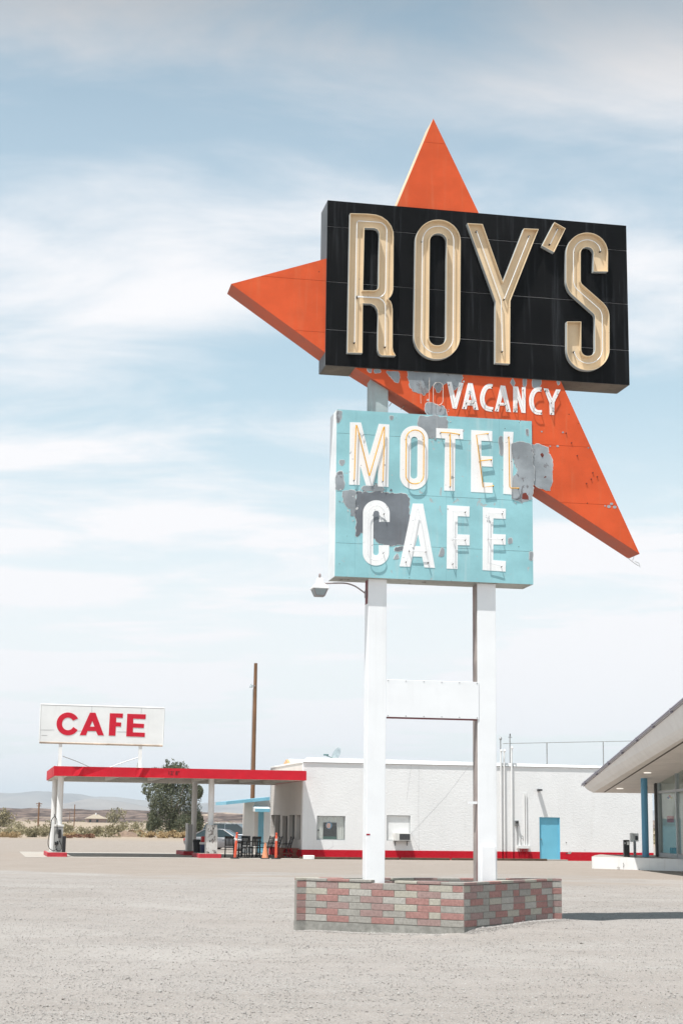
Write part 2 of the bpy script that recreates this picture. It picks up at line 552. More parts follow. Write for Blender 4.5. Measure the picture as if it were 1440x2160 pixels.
painted('pump_white', (0.60, 0.585, 0.555, 1), 0.5, 0.1, (0.35, 0.28, 0.22, 1), 0.45, 1.5, (0.05, 0.04, 0.04, 1), 5, 0.4, 0.10, (0.28, 0.25, 0.23, 1))
painted('pump_grey', (0.40, 0.395, 0.38, 1), 0.5, 0.1, (0.3, 0.26, 0.22, 1), 0.35)
plain('rubber_black', (0.012, 0.012, 0.013, 1), 0.55, 0.2, 20)
plain('plastic_black', (0.02, 0.02, 0.022, 1), 0.4, 0.2, 20)
plain('plastic_navy', (0.03, 0.045, 0.10, 1), 0.4, 0.15, 20)
plain('plastic_red', (0.42, 0.02, 0.02, 1), 0.4, 0.15, 20)
plain('island_red', (0.47, 0.03, 0.045, 1), 0.6, 0.15, 6)
plain('orange_plastic', (0.68, 0.105, 0.05, 1), 0.45, 0.06, 10)
painted('cone_worn', (0.68, 0.26, 0.13, 1), 0.6, 0.15, (0.7, 0.55, 0.45, 1), 0.7, 2.5)
plain('reflective_band', (0.72, 0.55, 0.48, 1), 0.4, 0.1, 20)
plain('chair_black', (0.012, 0.011, 0.011, 1), 0.45, 0.2, 10)
plain('slat_grey', (0.32, 0.32, 0.33, 1), 0.5, 0.1, 10)
plain('car_grey', (0.26, 0.255, 0.265, 1), 0.28, 0.04, 2, 0.6, 0.45)
plain('car_dark', (0.19, 0.21, 0.235, 1), 0.28, 0.04, 2, 0.6, 0.45)
plain('car_glass', (0.03, 0.042, 0.045, 1), 0.06, 0.05, 2, 0.8)
plain('car_light', (0.75, 0.75, 0.73, 1), 0.15, 0.03, 2, 0.8)
plain('chrome', (0.6, 0.6, 0.6, 1), 0.2, 0.03, 2, 0.6, 0.9)
plain('roof_shingle', (0.36, 0.30, 0.23, 1), 0.8, 0.1, 2)
plain('house_pink', (0.40, 0.31, 0.29, 1), 0.8, 0.06, 2)
painted('office_fascia', (0.76, 0.755, 0.74, 1), 0.55, 0.05, (0.55, 0.52, 0.48, 1), 0.25, 0.4)
painted('office_soffit', (0.80, 0.755, 0.71, 1), 0.8, 0.05, (0.5, 0.46, 0.42, 1), 0.3, 0.4)
plain('gutter_grey', (0.27, 0.255, 0.30, 1), 0.4, 0.15, 10, 0.5, 0.5)
plain('soffit_line', (0.10, 0.085, 0.07, 1), 0.8, 0.15)
painted('kerb_white', (0.80, 0.795, 0.78, 1), 0.7, 0.04, (0.5, 0.42, 0.36, 1), 0.2, 0.7, (0.1, 0.09, 0.08, 1), 3)
grainy('floor_concrete', (0.36, 0.33, 0.30, 1), 6, 0.1, 0.9, 0.2)
plain('interior_pale', (0.78, 0.80, 0.77, 1), 0.8, 0.05)
plain('interior_dark', (0.05, 0.05, 0.048, 1), 0.8, 0.2)
plain('diamond_red', (0.62, 0.05, 0.05, 1), 0.5)
plain('diamond_blue', (0.05, 0.13, 0.38, 1), 0.5)
plain('diamond_yellow', (0.75, 0.62, 0.2, 1), 0.5)
plain('notice_pink', (0.62, 0.20, 0.22, 1), 0.6, 0.1, 50)
plain('bulb_white', (0.85, 0.85, 0.82, 1), 0.4)


def lit(name, col, strength):
    t = NT(name)
    t.color(col)
    t.b.inputs['Emission Color'].default_value = col
    t.b.inputs['Emission Strength'].default_value = strength
    return t.m


lit('bulb_lit', (1.0, 0.96, 0.88, 1), 0.45)


def glass(name, tint=(0.94, 0.96, 0.95, 1), refl=0.05, edge=0.35):
    t = NT(name)
    t.N.remove(t.b)
    tr = t.N.new('ShaderNodeBsdfTransparent')
    tr.inputs[0].default_value = tint
    gl = t.N.new('ShaderNodeBsdfGlossy')
    gl.inputs['Roughness'].default_value = 0.02
    lw = t.N.new('ShaderNodeLayerWeight')
    lw.inputs[0].default_value = 0.5
    mx = t.N.new('ShaderNodeMixShader')
    t.L.new(t.math('ADD', t.math('MULTIPLY', t.math('POWER', lw.outputs['Facing'], 4.0), edge), refl), mx.inputs[0])
    t.L.new(tr.outputs[0], mx.inputs[1])
    t.L.new(gl.outputs[0], mx.inputs[2])
    t.L.new(mx.outputs[0], t.out.inputs['Surface'])
    return t.m


glass('window_glass')
glass('office_glass', (0.90, 0.94, 0.92, 1), 0.06, 0.22)

# desert
def hills_mat():
    t = NT('lava_hills')
    n = t.noise((0.10, 0.025, 0.5), 7, 0.7, 0.4)
    n2 = t.noise((0.022, 0.0065, 0.12), 5, 0.6, 0.5, loc=(3, 3, 0))
    n3 = t.noise((0.30, 0.06, 1.2), 5, 0.72)
    c = t.mix(t.rng(n, 0.38, 0.62), (0.062, 0.047, 0.043, 1), (0.21, 0.155, 0.13, 1))
    c = t.mix(t.rng(n2, 0.575, 0.66, 0, 0.8), c, (0.44, 0.35, 0.27, 1))
    c = t.mix(t.rng(n3, 0.52, 0.68, 0, 0.8), c, (0.035, 0.03, 0.03, 1))
    t.color(c)
    t.rough(1.0, 0.05)
    return t.m


hills_mat()


def mountain_mat(name, a, b):
    t = NT(name)
    n = t.noise((0.0012, 0.0012, 0.004), 7, 0.66, 0.4)
    t.color(t.mix(t.rng(n, 0.35, 0.65), a, b))
    t.rough(1.0, 0.0)
    t.bump(t.noise(0.004, 6, 0.7), 1.0, 40.0)
    return t.m


mountain_mat('mountain_rock', (0.15, 0.115, 0.10, 1), (0.30, 0.24, 0.20, 1))


# ------------------------------------------------------------------ mesh helpers
class MB:
    def __init__(s):
        s.v, s.f, s.mi = [], [], []

    def _add(s, vs_, fs, mi=0):
        o = len(s.v)
        s.v += [tuple(map(float, p)) for p in vs_]
        for f in fs:
            s.f.append(tuple(i + o for i in f))
            s.mi.append(mi)
        return s

    def box(s, x0, x1, y0, y1, z0, z1, mi=0):
        return s._add([(x0, y0, z0), (x1, y0, z0), (x1, y1, z0), (x0, y1, z0), (x0, y0, z1), (x1, y0, z1), (x1, y1, z1), (x0, y1, z1)],
                      [(0, 3, 2, 1), (4, 5, 6, 7), (0, 1, 5, 4), (1, 2, 6, 5), (2, 3, 7, 6), (3, 0, 4, 7)], mi)

    def hexa(s, p, mi=0):
        """eight corners: bottom ring 0-3, top ring 4-7, counter-clockwise from above"""
        return s._add(p, [(0, 3, 2, 1), (4, 5, 6, 7), (0, 1, 5, 4), (1, 2, 6, 5), (2, 3, 7, 6), (3, 0, 4, 7)], mi)

    def prism(s, poly, n0, n1, holes=(), mi=0, side_mi=None, back=True):
        """poly of (u, z) pushed from n0 (front) to n1 (back)"""
        side_mi = mi if side_mi is None else side_mi
        rings = [list(poly)] + [list(h) for h in holes]
        flat = [p for r in rings for p in r]
        tris = tessellate_polygon([[Vector((p[0], p[1], 0)) for p in r] for r in rings])
        m = len(flat)
        vs_ = [(p[0], n0, p[1]) for p in flat] + [(p[0], n1, p[1]) for p in flat]
        o = len(s.v)
        s.v += [tuple(map(float, p)) for p in vs_]
        for a, b, c in tris:
            A, B, Cc = flat[a], flat[b], flat[c]
            ar = (B[0] - A[0]) * (Cc[1] - A[1]) - (B[1] - A[1]) * (Cc[0] - A[0])
            t = (a, b, c) if ar > 0 else (a, c, b)
            s.f.append(tuple(i + o for i in t))
            s.mi.append(mi)
            if back:
                s.f.append(tuple(i + o + m for i in reversed(t)))
                s.mi.append(mi)
        k = 0
        for ri, r in enumerate(rings):
            ar = sum(r[i][0] * r[(i + 1) % len(r)][1] - r[(i + 1) % len(r)][0] * r[i][1] for i in range(len(r)))
            ccw = (ar > 0) == (ri == 0)
            for i in range(len(r)):
                a, b = k + i, k + (i + 1) % len(r)
                q = (a, a + m, b + m, b) if ccw else (a, b, b + m, a + m)
                s.f.append(tuple(j + o for j in q))
                s.mi.append(side_mi)
            k += len(r)
        return s

    def tube(s, pts, r, seg=8, mi=0, cap=True, r1=None):
        pts = [Vector(p) for p in pts]
        n = len(pts)
        o = len(s.v)
        prev = None
        for i, p in enumerate(pts):
            d = (pts[min(i + 1, n - 1)] - pts[max(i - 1, 0)])
            if d.length < 1e-9:
                d = Vector((0, 0, 1))
            d.normalize()
            if prev is None:
                a = d.orthogonal().normalized()
            else:
                a = (prev - d * prev.dot(d))
                a = a.normalized() if a.length > 1e-6 else d.orthogonal().normalized()
            prev = a
            b = d.cross(a)
            rr = r if r1 is None else r + (r1 - r) * i / max(n - 1, 1)
            if hasattr(r, '__len__'):
                rr = r[i]
            for k in range(seg):
                t = 2 * math.pi * k / seg
                q = p + a * (math.cos(t) * rr) + b * (math.sin(t) * rr)
                s.v.append(tuple(q))
        for i in range(n - 1):
            for k in range(seg):
                s.f.append((o + i * seg + k, o + i * seg + (k + 1) % seg, o + (i + 1) * seg + (k + 1) % seg, o + (i + 1) * seg + k))
                s.mi.append(mi)
        if cap:
            s.f.append(tuple(o + k for k in reversed(range(seg))))
            s.f.append(tuple(o + (n - 1) * seg + k for k in range(seg)))
            s.mi += [mi, mi]
        return s

    def lathe(s, prof, cx=0, cy=0, seg=16, mi=0):
        o = len(s.v)
        for (r, z) in prof:
            for k in range(seg):
                t = 2 * math.pi * k / seg
                s.v.append((cx + r * math.cos(t), cy + r * math.sin(t), z))
        for i in range(len(prof) - 1):
            for k in range(seg):
                s.f.append((o + i * seg + k, o + i * seg + (k + 1) % seg, o + (i + 1) * seg + (k + 1) % seg, o + (i + 1) * seg + k))
                s.mi.append(mi)
        s.f.append(tuple(o + k for k in reversed(range(seg))))
        s.f.append(tuple(o + (len(prof) - 1) * seg + k for k in range(seg)))
        s.mi += [mi, mi]
        return s

    def build(s, name, mats, parent=None, smooth=None, bevel=0.0, loc=None, rz=0.0):
        me = bpy.data.meshes.new(name)
        me.from_pydata(s.v, [], s.f)
        if isinstance(mats, str):
            mats = [mats]
        for m in mats:
            me.materials.append(MATS[m])
        if len(mats) > 1:
            me.polygons.foreach_set('material_index', s.mi)
        if smooth:
            me.shade_smooth()
            me.set_sharp_from_angle(angle=math.radians(smooth))
        me.update()
        o = bpy.data.objects.new(name, me)
        COL.objects.link(o)
        if parent is not None:
            o.parent = parent
        if loc is not None:
            o.location = loc
        if rz:
            o.rotation_euler = (0, 0, rz)
        if bevel:
            b = o.modifiers.new('bevel', 'BEVEL')
            b.width = bevel
            b.segments = 2
            b.limit_method = 'ANGLE'
        return o


def tag(o, label=None, cat=None, group=None, kind=None):
    if label:
        o['label'] = label
    if cat:
        o['category'] = cat
    if group:
        o['group'] = group
    if kind:
        o['kind'] = kind
    return o


def empty(name, loc, rz=0.0):
    o = bpy.data.objects.new(name, None)
    COL.objects.link(o)
    o.location = loc
    o.rotation_euler = (0, 0, rz)
    o.empty_display_size = 0.3
    return o


def copy_tree(o, parent=None):
    c = o.copy()
    COL.objects.link(c)
    if parent is not None:
        c.parent = parent
    for ch in list(o.children):
        copy_tree(ch, c)
    return c


def fillet(pts, n=9):
    """corners given as (x, y) or (x, y, radius)"""
    out = []
    m = len(pts)
    for i, p in enumerate(pts):
        r = p[2] if len(p) > 2 else 0
        P = Vector(p[:2])
        if r <= 0:
            out.append((P.x, P.y))
            continue
        A, B = Vector(pts[i - 1][:2]), Vector(pts[(i + 1) % m][:2])
        da, db = (A - P).normalized(), (B - P).normalized()
        ang = da.angle(db)
        t = r / math.tan(ang / 2)
        s, e = P + da * t, P + db * t
        c = P + (da + db).normalized() * (r / math.sin(ang / 2))
        v0, v1 = s - c, e - c
        a0, a1 = math.atan2(v0.y, v0.x), math.atan2(v1.y, v1.x)
        d = a1 - a0
        while d > math.pi:
            d -= 2 * math.pi
        while d < -math.pi:
            d += 2 * math.pi
        for k in range(n + 1):
            a = a0 + d * k / n
            out.append((c.x + r * math.cos(a), c.y + r * math.sin(a)))
    return out


def fillet_open(pts, n=9):
    q = [pts[0][:2]] + [tuple(p) for p in pts[1:-1]] + [pts[-1][:2]]
    return fillet([tuple(x) for x in q], n)


def smooth_line(pts, k=6):
    """Catmull-Rom through points"""
    P = [Vector(p) for p in pts]
    out = []
    for i in range(len(P) - 1):
        p0, p1, p2, p3 = P[max(i - 1, 0)], P[i], P[i + 1], P[min(i + 2, len(P) - 1)]
        for j in range(k):
            t = j / k
            out.append(tuple(0.5 * ((2 * p1) + (-p0 + p2) * t + (2 * p0 - 5 * p1 + 4 * p2 - p3) * t * t + (-p0 + 3 * p1 - 3 * p2 + p3) * t ** 3)))
    out.append(tuple(P[-1]))
    return out


def stroke(line, h):
    """outline of a stroke of half-width h round a polyline"""
    L, R = [], []
    n = len(line)
    for i in range(n):
        a, b = Vector(line[max(i - 1, 0)]), Vector(line[min(i + 1, n - 1)])
        d = (b - a).normalized()
        nn = Vector((-d.y, d.x))
        p = Vector(line[i])
        L.append(tuple(p + nn * h))
        R.append(tuple(p - nn * h))
    return L + R[::-1]


def crop(ox, oy, s):
    return lambda x, y: (ox + x / s, oy + y / s)


def sgn(pts, c, n=0.0):
    """photo crop coordinates -> (u, z) on the sign's face"""
    out = []
    for p in pts:
        x, y = c(p[0], p[1])
        q = SG.on_n(x, y, n)
        out.append((q[0], q[2]))
    return out


def ragged(poly, amp, step, seed):
    """roughen an outline: paint never flakes along a smooth line"""
    out = []
    m = len(poly)
    for i in range(m):
        a, b = Vector(poly[i]), Vector(poly[(i + 1) % m])
        k = max(1, int((b - a).length / step))
        for j in range(k):
            p = a.lerp(b, j / k)
            nx = noise.noise(Vector((p.x * 9 + seed, p.y * 9, seed))) + 0.6 * noise.noise(Vector((p.x * 31, p.y * 31 + seed, seed)))
            ny = noise.noise(Vector((p.x * 9, p.y * 9 + 40 + seed, seed))) + 0.6 * noise.noise(Vector((p.x * 31 + 9, p.y * 31, seed)))
            out.append((p.x + nx * amp, p.y + ny * amp))
    return out

# ------------------------------------------------------------------ ground
rnd = random.Random(66)


def span(*segs):
    out = []
    for a, b, st in segs:
        k = max(1, int(round((b - a) / st)))
        out += [a + (b - a) * i / k for i in range(k)]
    out.append(segs[-1][1])
    return out


def grid_mesh(name, xs, ys, zf, mat):
    v = [(x, y, zf(x, y)) for y in ys for x in xs]
    m = len(xs)
    f = [(j * m + i, j * m + i + 1, (j + 1) * m + i + 1, (j + 1) * m + i) for j in range(len(ys) - 1) for i in range(m - 1)]
    b = MB()
    b.v, b.f, b.mi = v, f, [0] * len(f)
    return b.build(name, mat, smooth=180)


def ground_z(x, y):
    z = hgt(x, y)
    if 8 < y < 60 and abs(x) < 16:
        z += 0.018 * noise.noise(Vector((x * 0.9, y * 0.9, 1.3))) + 0.010 * noise.noise(Vector((x * 2.7, y * 2.7, 5.3)))
    return z


gx = span((-13500, -3000, 3500), (-3000, -300, 300), (-300, -40, 20), (-40, -14, 3), (-14, 16, 0.36), (16, 40, 3), (40, 300, 20), (300, 3000, 300), (3000, 13500, 3500))
gy = span((-40, 10, 10), (10, 44, 0.34), (44, 135, 3), (135, 800, 25), (800, 3000, 300), (3000, 13500, 3500))
ground = grid_mesh('ground', gx, gy, ground_z, 'ground_gravel')
tag(ground, 'pale gravel lot running out into tan desert', 'ground', kind='structure')

# loose stones lying on the lot, thinning out with distance
rs = np.random.RandomState(5)
N_ST = 90000
yy = 12.5 + (rs.rand(N_ST) ** 1.25) * 34.0
xx = (rs.rand(N_ST) - 0.5) * 2 * (yy * 0.235 + 0.6)
PLC = [(-0.68, 27.0), (1.94, 25.55), (3.73, 28.22)]
n_ex = 9000
tt = rs.rand(n_ex)
sg_ = rs.rand(n_ex) < 0.5
ea = np.where(sg_[:, None], np.array(PLC[0]), np.array(PLC[1]))
eb = np.where(sg_[:, None], np.array(PLC[1]), np.array(PLC[2]))
dd = eb - ea
nrm = np.stack([dd[:, 1], -dd[:, 0]], 1) / np.linalg.norm(dd, axis=1)[:, None]
pe = ea + dd * tt[:, None] + nrm * (np.abs(rs.randn(n_ex)) * 0.13 + 0.01)[:, None]
xx[:n_ex], yy[:n_ex] = pe[:, 0], pe[:, 1]
size = 0.0035 + 0.006 * rs.rand(N_ST) ** 3.0 + 0.004 * rs.rand(N_ST)
big_i = rs.rand(N_ST) < 0.004
size[big_i] *= 2.2
base = np.array([(1, 0, 0), (0, 1, 0), (-1, 0, 0), (0, -1, 0), (0.15, 0.1, 0.75), (0, 0, -0.6)], float)
ang = rs.rand(N_ST) * 6.28
ca, sa = np.cos(ang), np.sin(ang)
jit = 1 + (rs.rand(N_ST, 6, 3) - 0.5) * 0.7
loc = base[None] * jit
px_ = loc[:, :, 0] * ca[:, None] - loc[:, :, 1] * sa[:, None] * 0.75
py_ = loc[:, :, 0] * sa[:, None] + loc[:, :, 1] * ca[:, None] * 0.75
zz = np.array([ground_z(float(a), float(b)) for a, b in zip(xx, yy)])
V = np.empty((N_ST, 6, 3))
V[:, :, 0] = px_ * size[:, None] + xx[:, None]
V[:, :, 1] = py_ * size[:, None] + yy[:, None]
V[:, :, 2] = loc[:, :, 2] * size[:, None] + (zz + size * 0.25)[:, None]
tri = np.array([(0, 1, 4), (1, 2, 4), (2, 3, 4), (3, 0, 4), (1, 0, 5), (2, 1, 5), (3, 2, 5), (0, 3, 5)])
T = (tri[None] + (np.arange(N_ST) * 6)[:, None, None]).reshape(-1, 3)
me = bpy.data.meshes.new('gravel')
me.vertices.add(N_ST * 6)
me.vertices.foreach_set('co', V.reshape(-1))
me.loops.add(T.size)
me.loops.foreach_set('vertex_index', T.reshape(-1))
me.polygons.add(len(T))
me.polygons.foreach_set('loop_start', np.arange(len(T)) * 3)
for m in ('pebble_grey', 'pebble_light', 'pebble_dark'):
    me.materials.append(MATS[m])
cls = np.where(rs.rand(N_ST) < 0.56, 0, np.where(rs.rand(N_ST) < 0.74, 1, 2))
me.polygons.foreach_set('material_index', np.repeat(cls, 8).astype(np.int32))
me.update(calc_edges=True)
gravel = bpy.data.objects.new('gravel', me)
COL.objects.link(gravel)
tag(gravel, 'loose grey crushed stones scattered over the lot', 'gravel', kind='stuff')

# ------------------------------------------------------------------ the roadside sign
sign = empty('motel_sign', (SG.X, SG.Y, 0), SG.yaw)
tag(sign, 'tall roadside motel sign with orange star, black and pale blue boxes on two white posts', 'sign')
D = SIGN_D


def spart(mb, name, mats, parent=sign, **k):
    return mb.build(name, mats, parent, **k)


def clip_poly(poly, z_left, z_right, u0, u1, keep_above):
    """keep the part of poly above or below the line from (u0, z_left) to (u1, z_right)"""
    def d(p):
        zl = z_left + (z_right - z_left) * (p[0] - u0) / (u1 - u0)
        return (p[1] - zl) if keep_above else (zl - p[1])
    out = []
    for i in range(len(poly)):
        a, b = poly[i], poly[(i + 1) % len(poly)]
        da, db = d(a), d(b)
        if da >= 0:
            out.append(a)
        if da * db < 0:
            t = da / (da - db)
            out.append((a[0] + (b[0] - a[0]) * t, a[1] + (b[1] - a[1]) * t))
    return out


PX = lambda x, y: (x, y)
# orange star: three arms behind the boxes
top_poly = sgn([(914, 249), (834, 441), (828, 470), (1018, 480), (1009, 447)], PX)
left_poly = sgn([(488, 598), (690, 544), (720, 540), (720, 765), (685, 742)], PX)
wing_poly = sgn([(735, 766), (905, 872), (1121, 1019), (1349, 1168), (1181, 800), (1168, 770)], PX)
for poly, seams, left_edge in ((top_poly, [300], 'sign_sunlit_edge'), (left_poly, [585, 694], 'sign_shaded_edge'), (wing_poly, [940, 1060], 'sign_shaded_edge')):
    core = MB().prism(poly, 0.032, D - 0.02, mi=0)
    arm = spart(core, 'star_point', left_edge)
    zs = [sgn([(1200, y)], PX)[0][1] if poly is wing_poly else sgn([(600, y)], PX)[0][1] if poly is left_poly else sgn([(914, y)], PX)[0][1] for y in seams]
    rest = poly
    for z in zs + [None]:
        if z is None:
            piece = rest
        else:
            piece = clip_poly(rest, z, z, 0, 1, True)
            rest = clip_poly(rest, z - 0.005, z - 0.005, 0, 1, False)
        if len(piece) > 2:
            MB().prism(piece, 0.02, 0.032).build('sheet_panel', 'sign_orange', arm)

# black box with its face sheets
box = spart(MB().box(0, SIGN_W, -0.006, D + 0.006, Z_BB, Z_BT).box(0.012, SIGN_W - 0.012, -0.009, -0.006, Z_BB + 0.02, Z_BT - 0.02, 1)
            .box(0.02, SIGN_W - 0.02, 0.0, D, Z_BB - 0.004, Z_BB, 2), 'black_box', ['sign_black_edge', 'sign_seam', 'sign_black_underside'])
zr = [Z_BT] + [SG.on_n(690, y)[2] for y in (478.0, 594.5, 695.6)] + [Z_BB]
ur = [0, 1.24, 2.62, 4.02, SIGN_W]
for i in range(4):
    for j in range(4):
        MB().box(ur[j] + (0.0008 if j else 0), ur[j + 1] - (0.0008 if j < 3 else 0), -0.022 - 0.0015 * ((i + j) % 2), -0.009, zr[i + 1] + (0.006 if i < 3 else 0), zr[i] - (0.006 if i else 0)).build('face_panel', 'sign_black', box)

# blue box with its face sheets
bbox = spart(MB().box(BU0 + 0.004, BU1 - 0.004, 0.012, D - 0.01, Z_UB + 0.004, Z_UT - 0.003, 1)
             .box(BU0 - 0.001, BU0 + 0.004, 0.004, D - 0.004, Z_UB, Z_UT, 0)
             .box(BU1 - 0.004, BU1 + 0.001, 0.004, D - 0.004, Z_UB, Z_UT, 0)
             .box(BU0 + 0.004, BU1 - 0.004, 0.006, D - 0.006, Z_UB - 0.002, Z_UB + 0.004, 2), 'blue_box', ['sign_blue_side', 'sign_blue_seam', 'sign_underside'])
zr = [Z_UT] + [SG.on_n(708, y)[2] for y in (913.2, 1036.0, 1144.8)] + [Z_UB]
ur = [BU0, BU0 + 0.33, BU0 + 1.86, BU0 + 2.78, BU1]
for i in range(4):
    for j in range(4):
        MB().box(ur[j] + (0.0007 if j else 0), ur[j + 1] - (0.0007 if j < 3 else 0), 0.0 - 0.001 * ((i + j) % 2), 0.012, zr[i + 1] + (0.0028 if i < 3 else 0), zr[i] - (0.0028 if i else 0)).build('face_panel', 'sign_blue', bbox)

# the two posts, the board between them and their fittings
PN0, PN1 = 0.11, 0.3857
PU = ((0.7955, 1.0999), (2.6294, 2.9448))
for k, (a, b) in enumerate(PU):
    post = spart(MB().box(a, b, PN0, PN1, 0.12, Z_UB - 0.002), 'post', 'post_white', bevel=0.006)
    if k == 0:
        MB().box(a - 0.004, a - 0.0005, PN0 + 0.05, PN1 - 0.03, 5.14, Z_UB - 0.01).build('bare_strip', 'steel_maroon', post)
        MB().box(a - 0.0005, a + 0.06, PN0 - 0.003, PN0, 1.428, 1.452).build('sticker', 'sticker_red', post)
    else:
        MB().box(a - 0.004, a - 0.0005, PN0 + 0.012, PN1 - 0.004, 0.6, Z_UB - 0.01).build('primer_side', 'post_primer', post)
        q0, q1 = SG.on_n(1014, 1785, PN0), SG.on_n(1044, 1857, PN0)
        MB().box(q0[0], q1[0], PN0 - 0.035, PN0 - 0.001, 0.5, q0[2]).build('cover_box', 'post_white', post, bevel=0.008)
        q = SG.on_n(990, 1693, PN0)
        MB().box(q[0], a - 0.005, PN0 + 0.02, PN0 + 0.12, q[2] - 0.02, q[2] + 0.02).build('conduit_stub', 'post_white', post)
spart(MB().box(PU[0][0] + 0.002, PU[0][1], PN0, PN1, Z_UT - 0.01, Z_BB + 0.02), 'post', 'post_bare', bevel=0.006)
spart(MB().box(PU[1][0] + 0.002, PU[1][1] - 0.002, PN0 + 0.03, PN1, Z_UT - 0.01, Z_BB + 0.02), 'post', 'post_bare')
q0, q1 = SG.on_n(812, 1433, PN0), SG.on_n(1009, 1517, PN0)
board = spart(MB().box(PU[0][1] + 0.003, q1[0], PN0 - 0.012, PN0 + 0.0, q1[2] - 0.0, q0[2]), 'cross_board', 'post_white', bevel=0.003)
MB().box(PU[0][1] + 0.03, PU[1][0] - 0.003, PN0 + 0.01, PN0 + 0.10, q1[2] - 0.02, q1[2] + 0.02).build('cross_angle', 'steel_maroon', board)
for i in range(6):
    for z in (q1[2] + 0.02, q0[2] - 0.02):
        u = PU[0][1] + 0.03 + i * (q1[0] - PU[0][1] - 0.06) / 5
        MB().box(u - 0.007, u + 0.007, PN0 - 0.018, PN0 - 0.0125, z - 0.007, z + 0.007).build('bolt', 'metal_grey', board)

# lettering -------------------------------------------------------------
c7 = crop(720, 430, 1440 / 260)
c8 = crop(970, 450, 1440 / 330)


def channel_letter(name, outer, holes, tubes, c):
    """open-faced tray: a back sheet, a thin rim all round, a glass tube down the middle"""
    NF, DEP, TH = -0.024, 0.105, 0.009
    o = sgn(outer, c, -0.12)
    hs = [sgn(h, c, -0.12) for h in holes]
    m = MB().prism(o, NF - 0.010, NF, hs, mi=0)
    let = spart(m, name, ['letter_cream', 'letter_side'])
    rim = MB()
    for ring, out in [(o, True)] + [(h, False) for h in hs]:
        n = len(ring)
        ar = sum(ring[i][0] * ring[(i + 1) % n][1] - ring[(i + 1) % n][0] * ring[i][1] for i in range(n))
        sgnn = 1 if ar > 0 else -1
        ins = []
        for i in range(n):
            a, b, d = Vector(ring[i - 1]), Vector(ring[i]), Vector(ring[(i + 1) % n])
            d1, d2 = (b - a).normalized(), (d - b).normalized()
            n1, n2 = Vector((-d1.y, d1.x)) * sgnn, Vector((-d2.y, d2.x)) * sgnn
            bis = n1 + n2
            bis = bis / max(bis.length_squared, 0.6) * 2 if bis.length > 1e-6 else n1
            ins.append(b + bis * (TH if out else -TH))
        for i in range(n):
            j = (i + 1) % n
            A, B, Ai, Bi = ring[i], ring[j], ins[i], ins[j]
            y0, y1 = NF - DEP, NF
            rim._add([(A[0], y1, A[1]), (B[0], y1, B[1]), (B[0], y0, B[1]), (A[0], y0, A[1])], [(0, 1, 2, 3)], 1)
            rim._add([(Ai[0], y1, Ai[1]), (Bi[0], y1, Bi[1]), (Bi[0], y0, Bi[1]), (Ai[0], y0, Ai[1])], [(3, 2, 1, 0)], 0)
            rim._add([(A[0], y0, A[1]), (B[0], y0, B[1]), (Bi[0], y0, Bi[1]), (Ai[0], y0, Ai[1])], [(0, 1, 2, 3)], 0)
    rim.build('rim', ['letter_cream', 'letter_side'], let)
    for t in tubes:
        pts = [(p[0], NF - 0.062, p[1]) for p in sgn(t, c, -0.08)]
        MB().tube(pts, 0.0085, 8).build('neon_tube', 'neon_glass', let, smooth=60)
        for p in (pts[0], pts[-1]):
            MB().tube([(p[0], NF - 0.010, p[2]), (p[0], NF - 0.06, p[2])], 0.014, 8).build('electrode_holder', 'insulator', let)
    return let


R_out = [(100, 112), (300, 117), (400, 128), (470, 152), (535, 200), (580, 260), (604, 330), (607, 400), (603, 1000), (592, 1050), (572, 1085), (545, 1112), (572, 1140), (588, 1180), (596, 1240),
         (595, 1680), (604, 1725), (632, 1776), (467, 1772), (440, 1752), (427, 1712), (424, 1670), (428, 1290), (418, 1235), (390, 1190), (345, 1166), (248, 1163), (243, 1745), (70, 1738)]
R_hole = [(267, 280), (380, 284), (415, 297), (436, 325), (442, 360), (433, 960), (424, 992), (400, 1010), (370, 1014), (250, 1010)]
R_t1 = [(152, 1620), (180, 215), (195, 200), (395, 213)] + fillet([(395, 213), (530, 222, 105), (515, 980)])[1:-1] + [(515, 960)] + fillet([(515, 960), (512, 1100, 95), (300, 1088)])[1:-1] + [(185, 1082)]
R_t2 = [(185, 1090)] + fillet([(185, 1090), (512, 1105, 110), (510, 1670)])[1:-1] + [(510, 1670)]
channel_letter('letter', R_out, [R_hole], [R_t1, R_t2], c7)
O_out = fillet([(868, 187, 256), (1390, 187, 256), (1381, 1815, 262), (842, 1815, 262)], 14)
O_hole = fillet([(1030, 345, 93), (1228, 345, 93), (1219, 1655, 96), (1017, 1655, 96)], 12)
ot = fillet([(947, 262, 175), (1310, 262, 175), (1300, 1740, 175), (930, 1740, 175)], 12)
channel_letter('letter', O_out, [O_hole], [ot + [ot[0]]], c7)
Y_out = [(65, 92), (205, 100), (392, 632), (585, 140), (720, 146), (460, 805), (455, 1386), (322, 1378), (325, 812)]
channel_letter('letter', Y_out, [], [[(150, 165), (375, 800), (388, 1270)], [(635, 210), (405, 790)]], c8)
channel_letter('apostrophe', [(865, 82), (968, 140), (862, 360), (752, 298)], [], [[(895, 145), (825, 285)]], c8)
S_line = fillet_open([(1290, 537), (1292, 245, 123), (1040, 245, 123), (1040, 672, 120), (1304, 905, 120), (1306, 1380, 126), (1045, 1380, 126), (1045, 997)], 10)
channel_letter('letter', stroke(S_line, 66), [], [S_line[2:-2]], c8)

c2 = crop(700, 870, 1440 / 220)
c3 = crop(900, 870, 1440 / 230)
c4 = crop(700, 1030, 1440 / 220)
c5 = crop(900, 1040, 1440 / 230)
c1 = crop(870, 780, 1440 / 330)


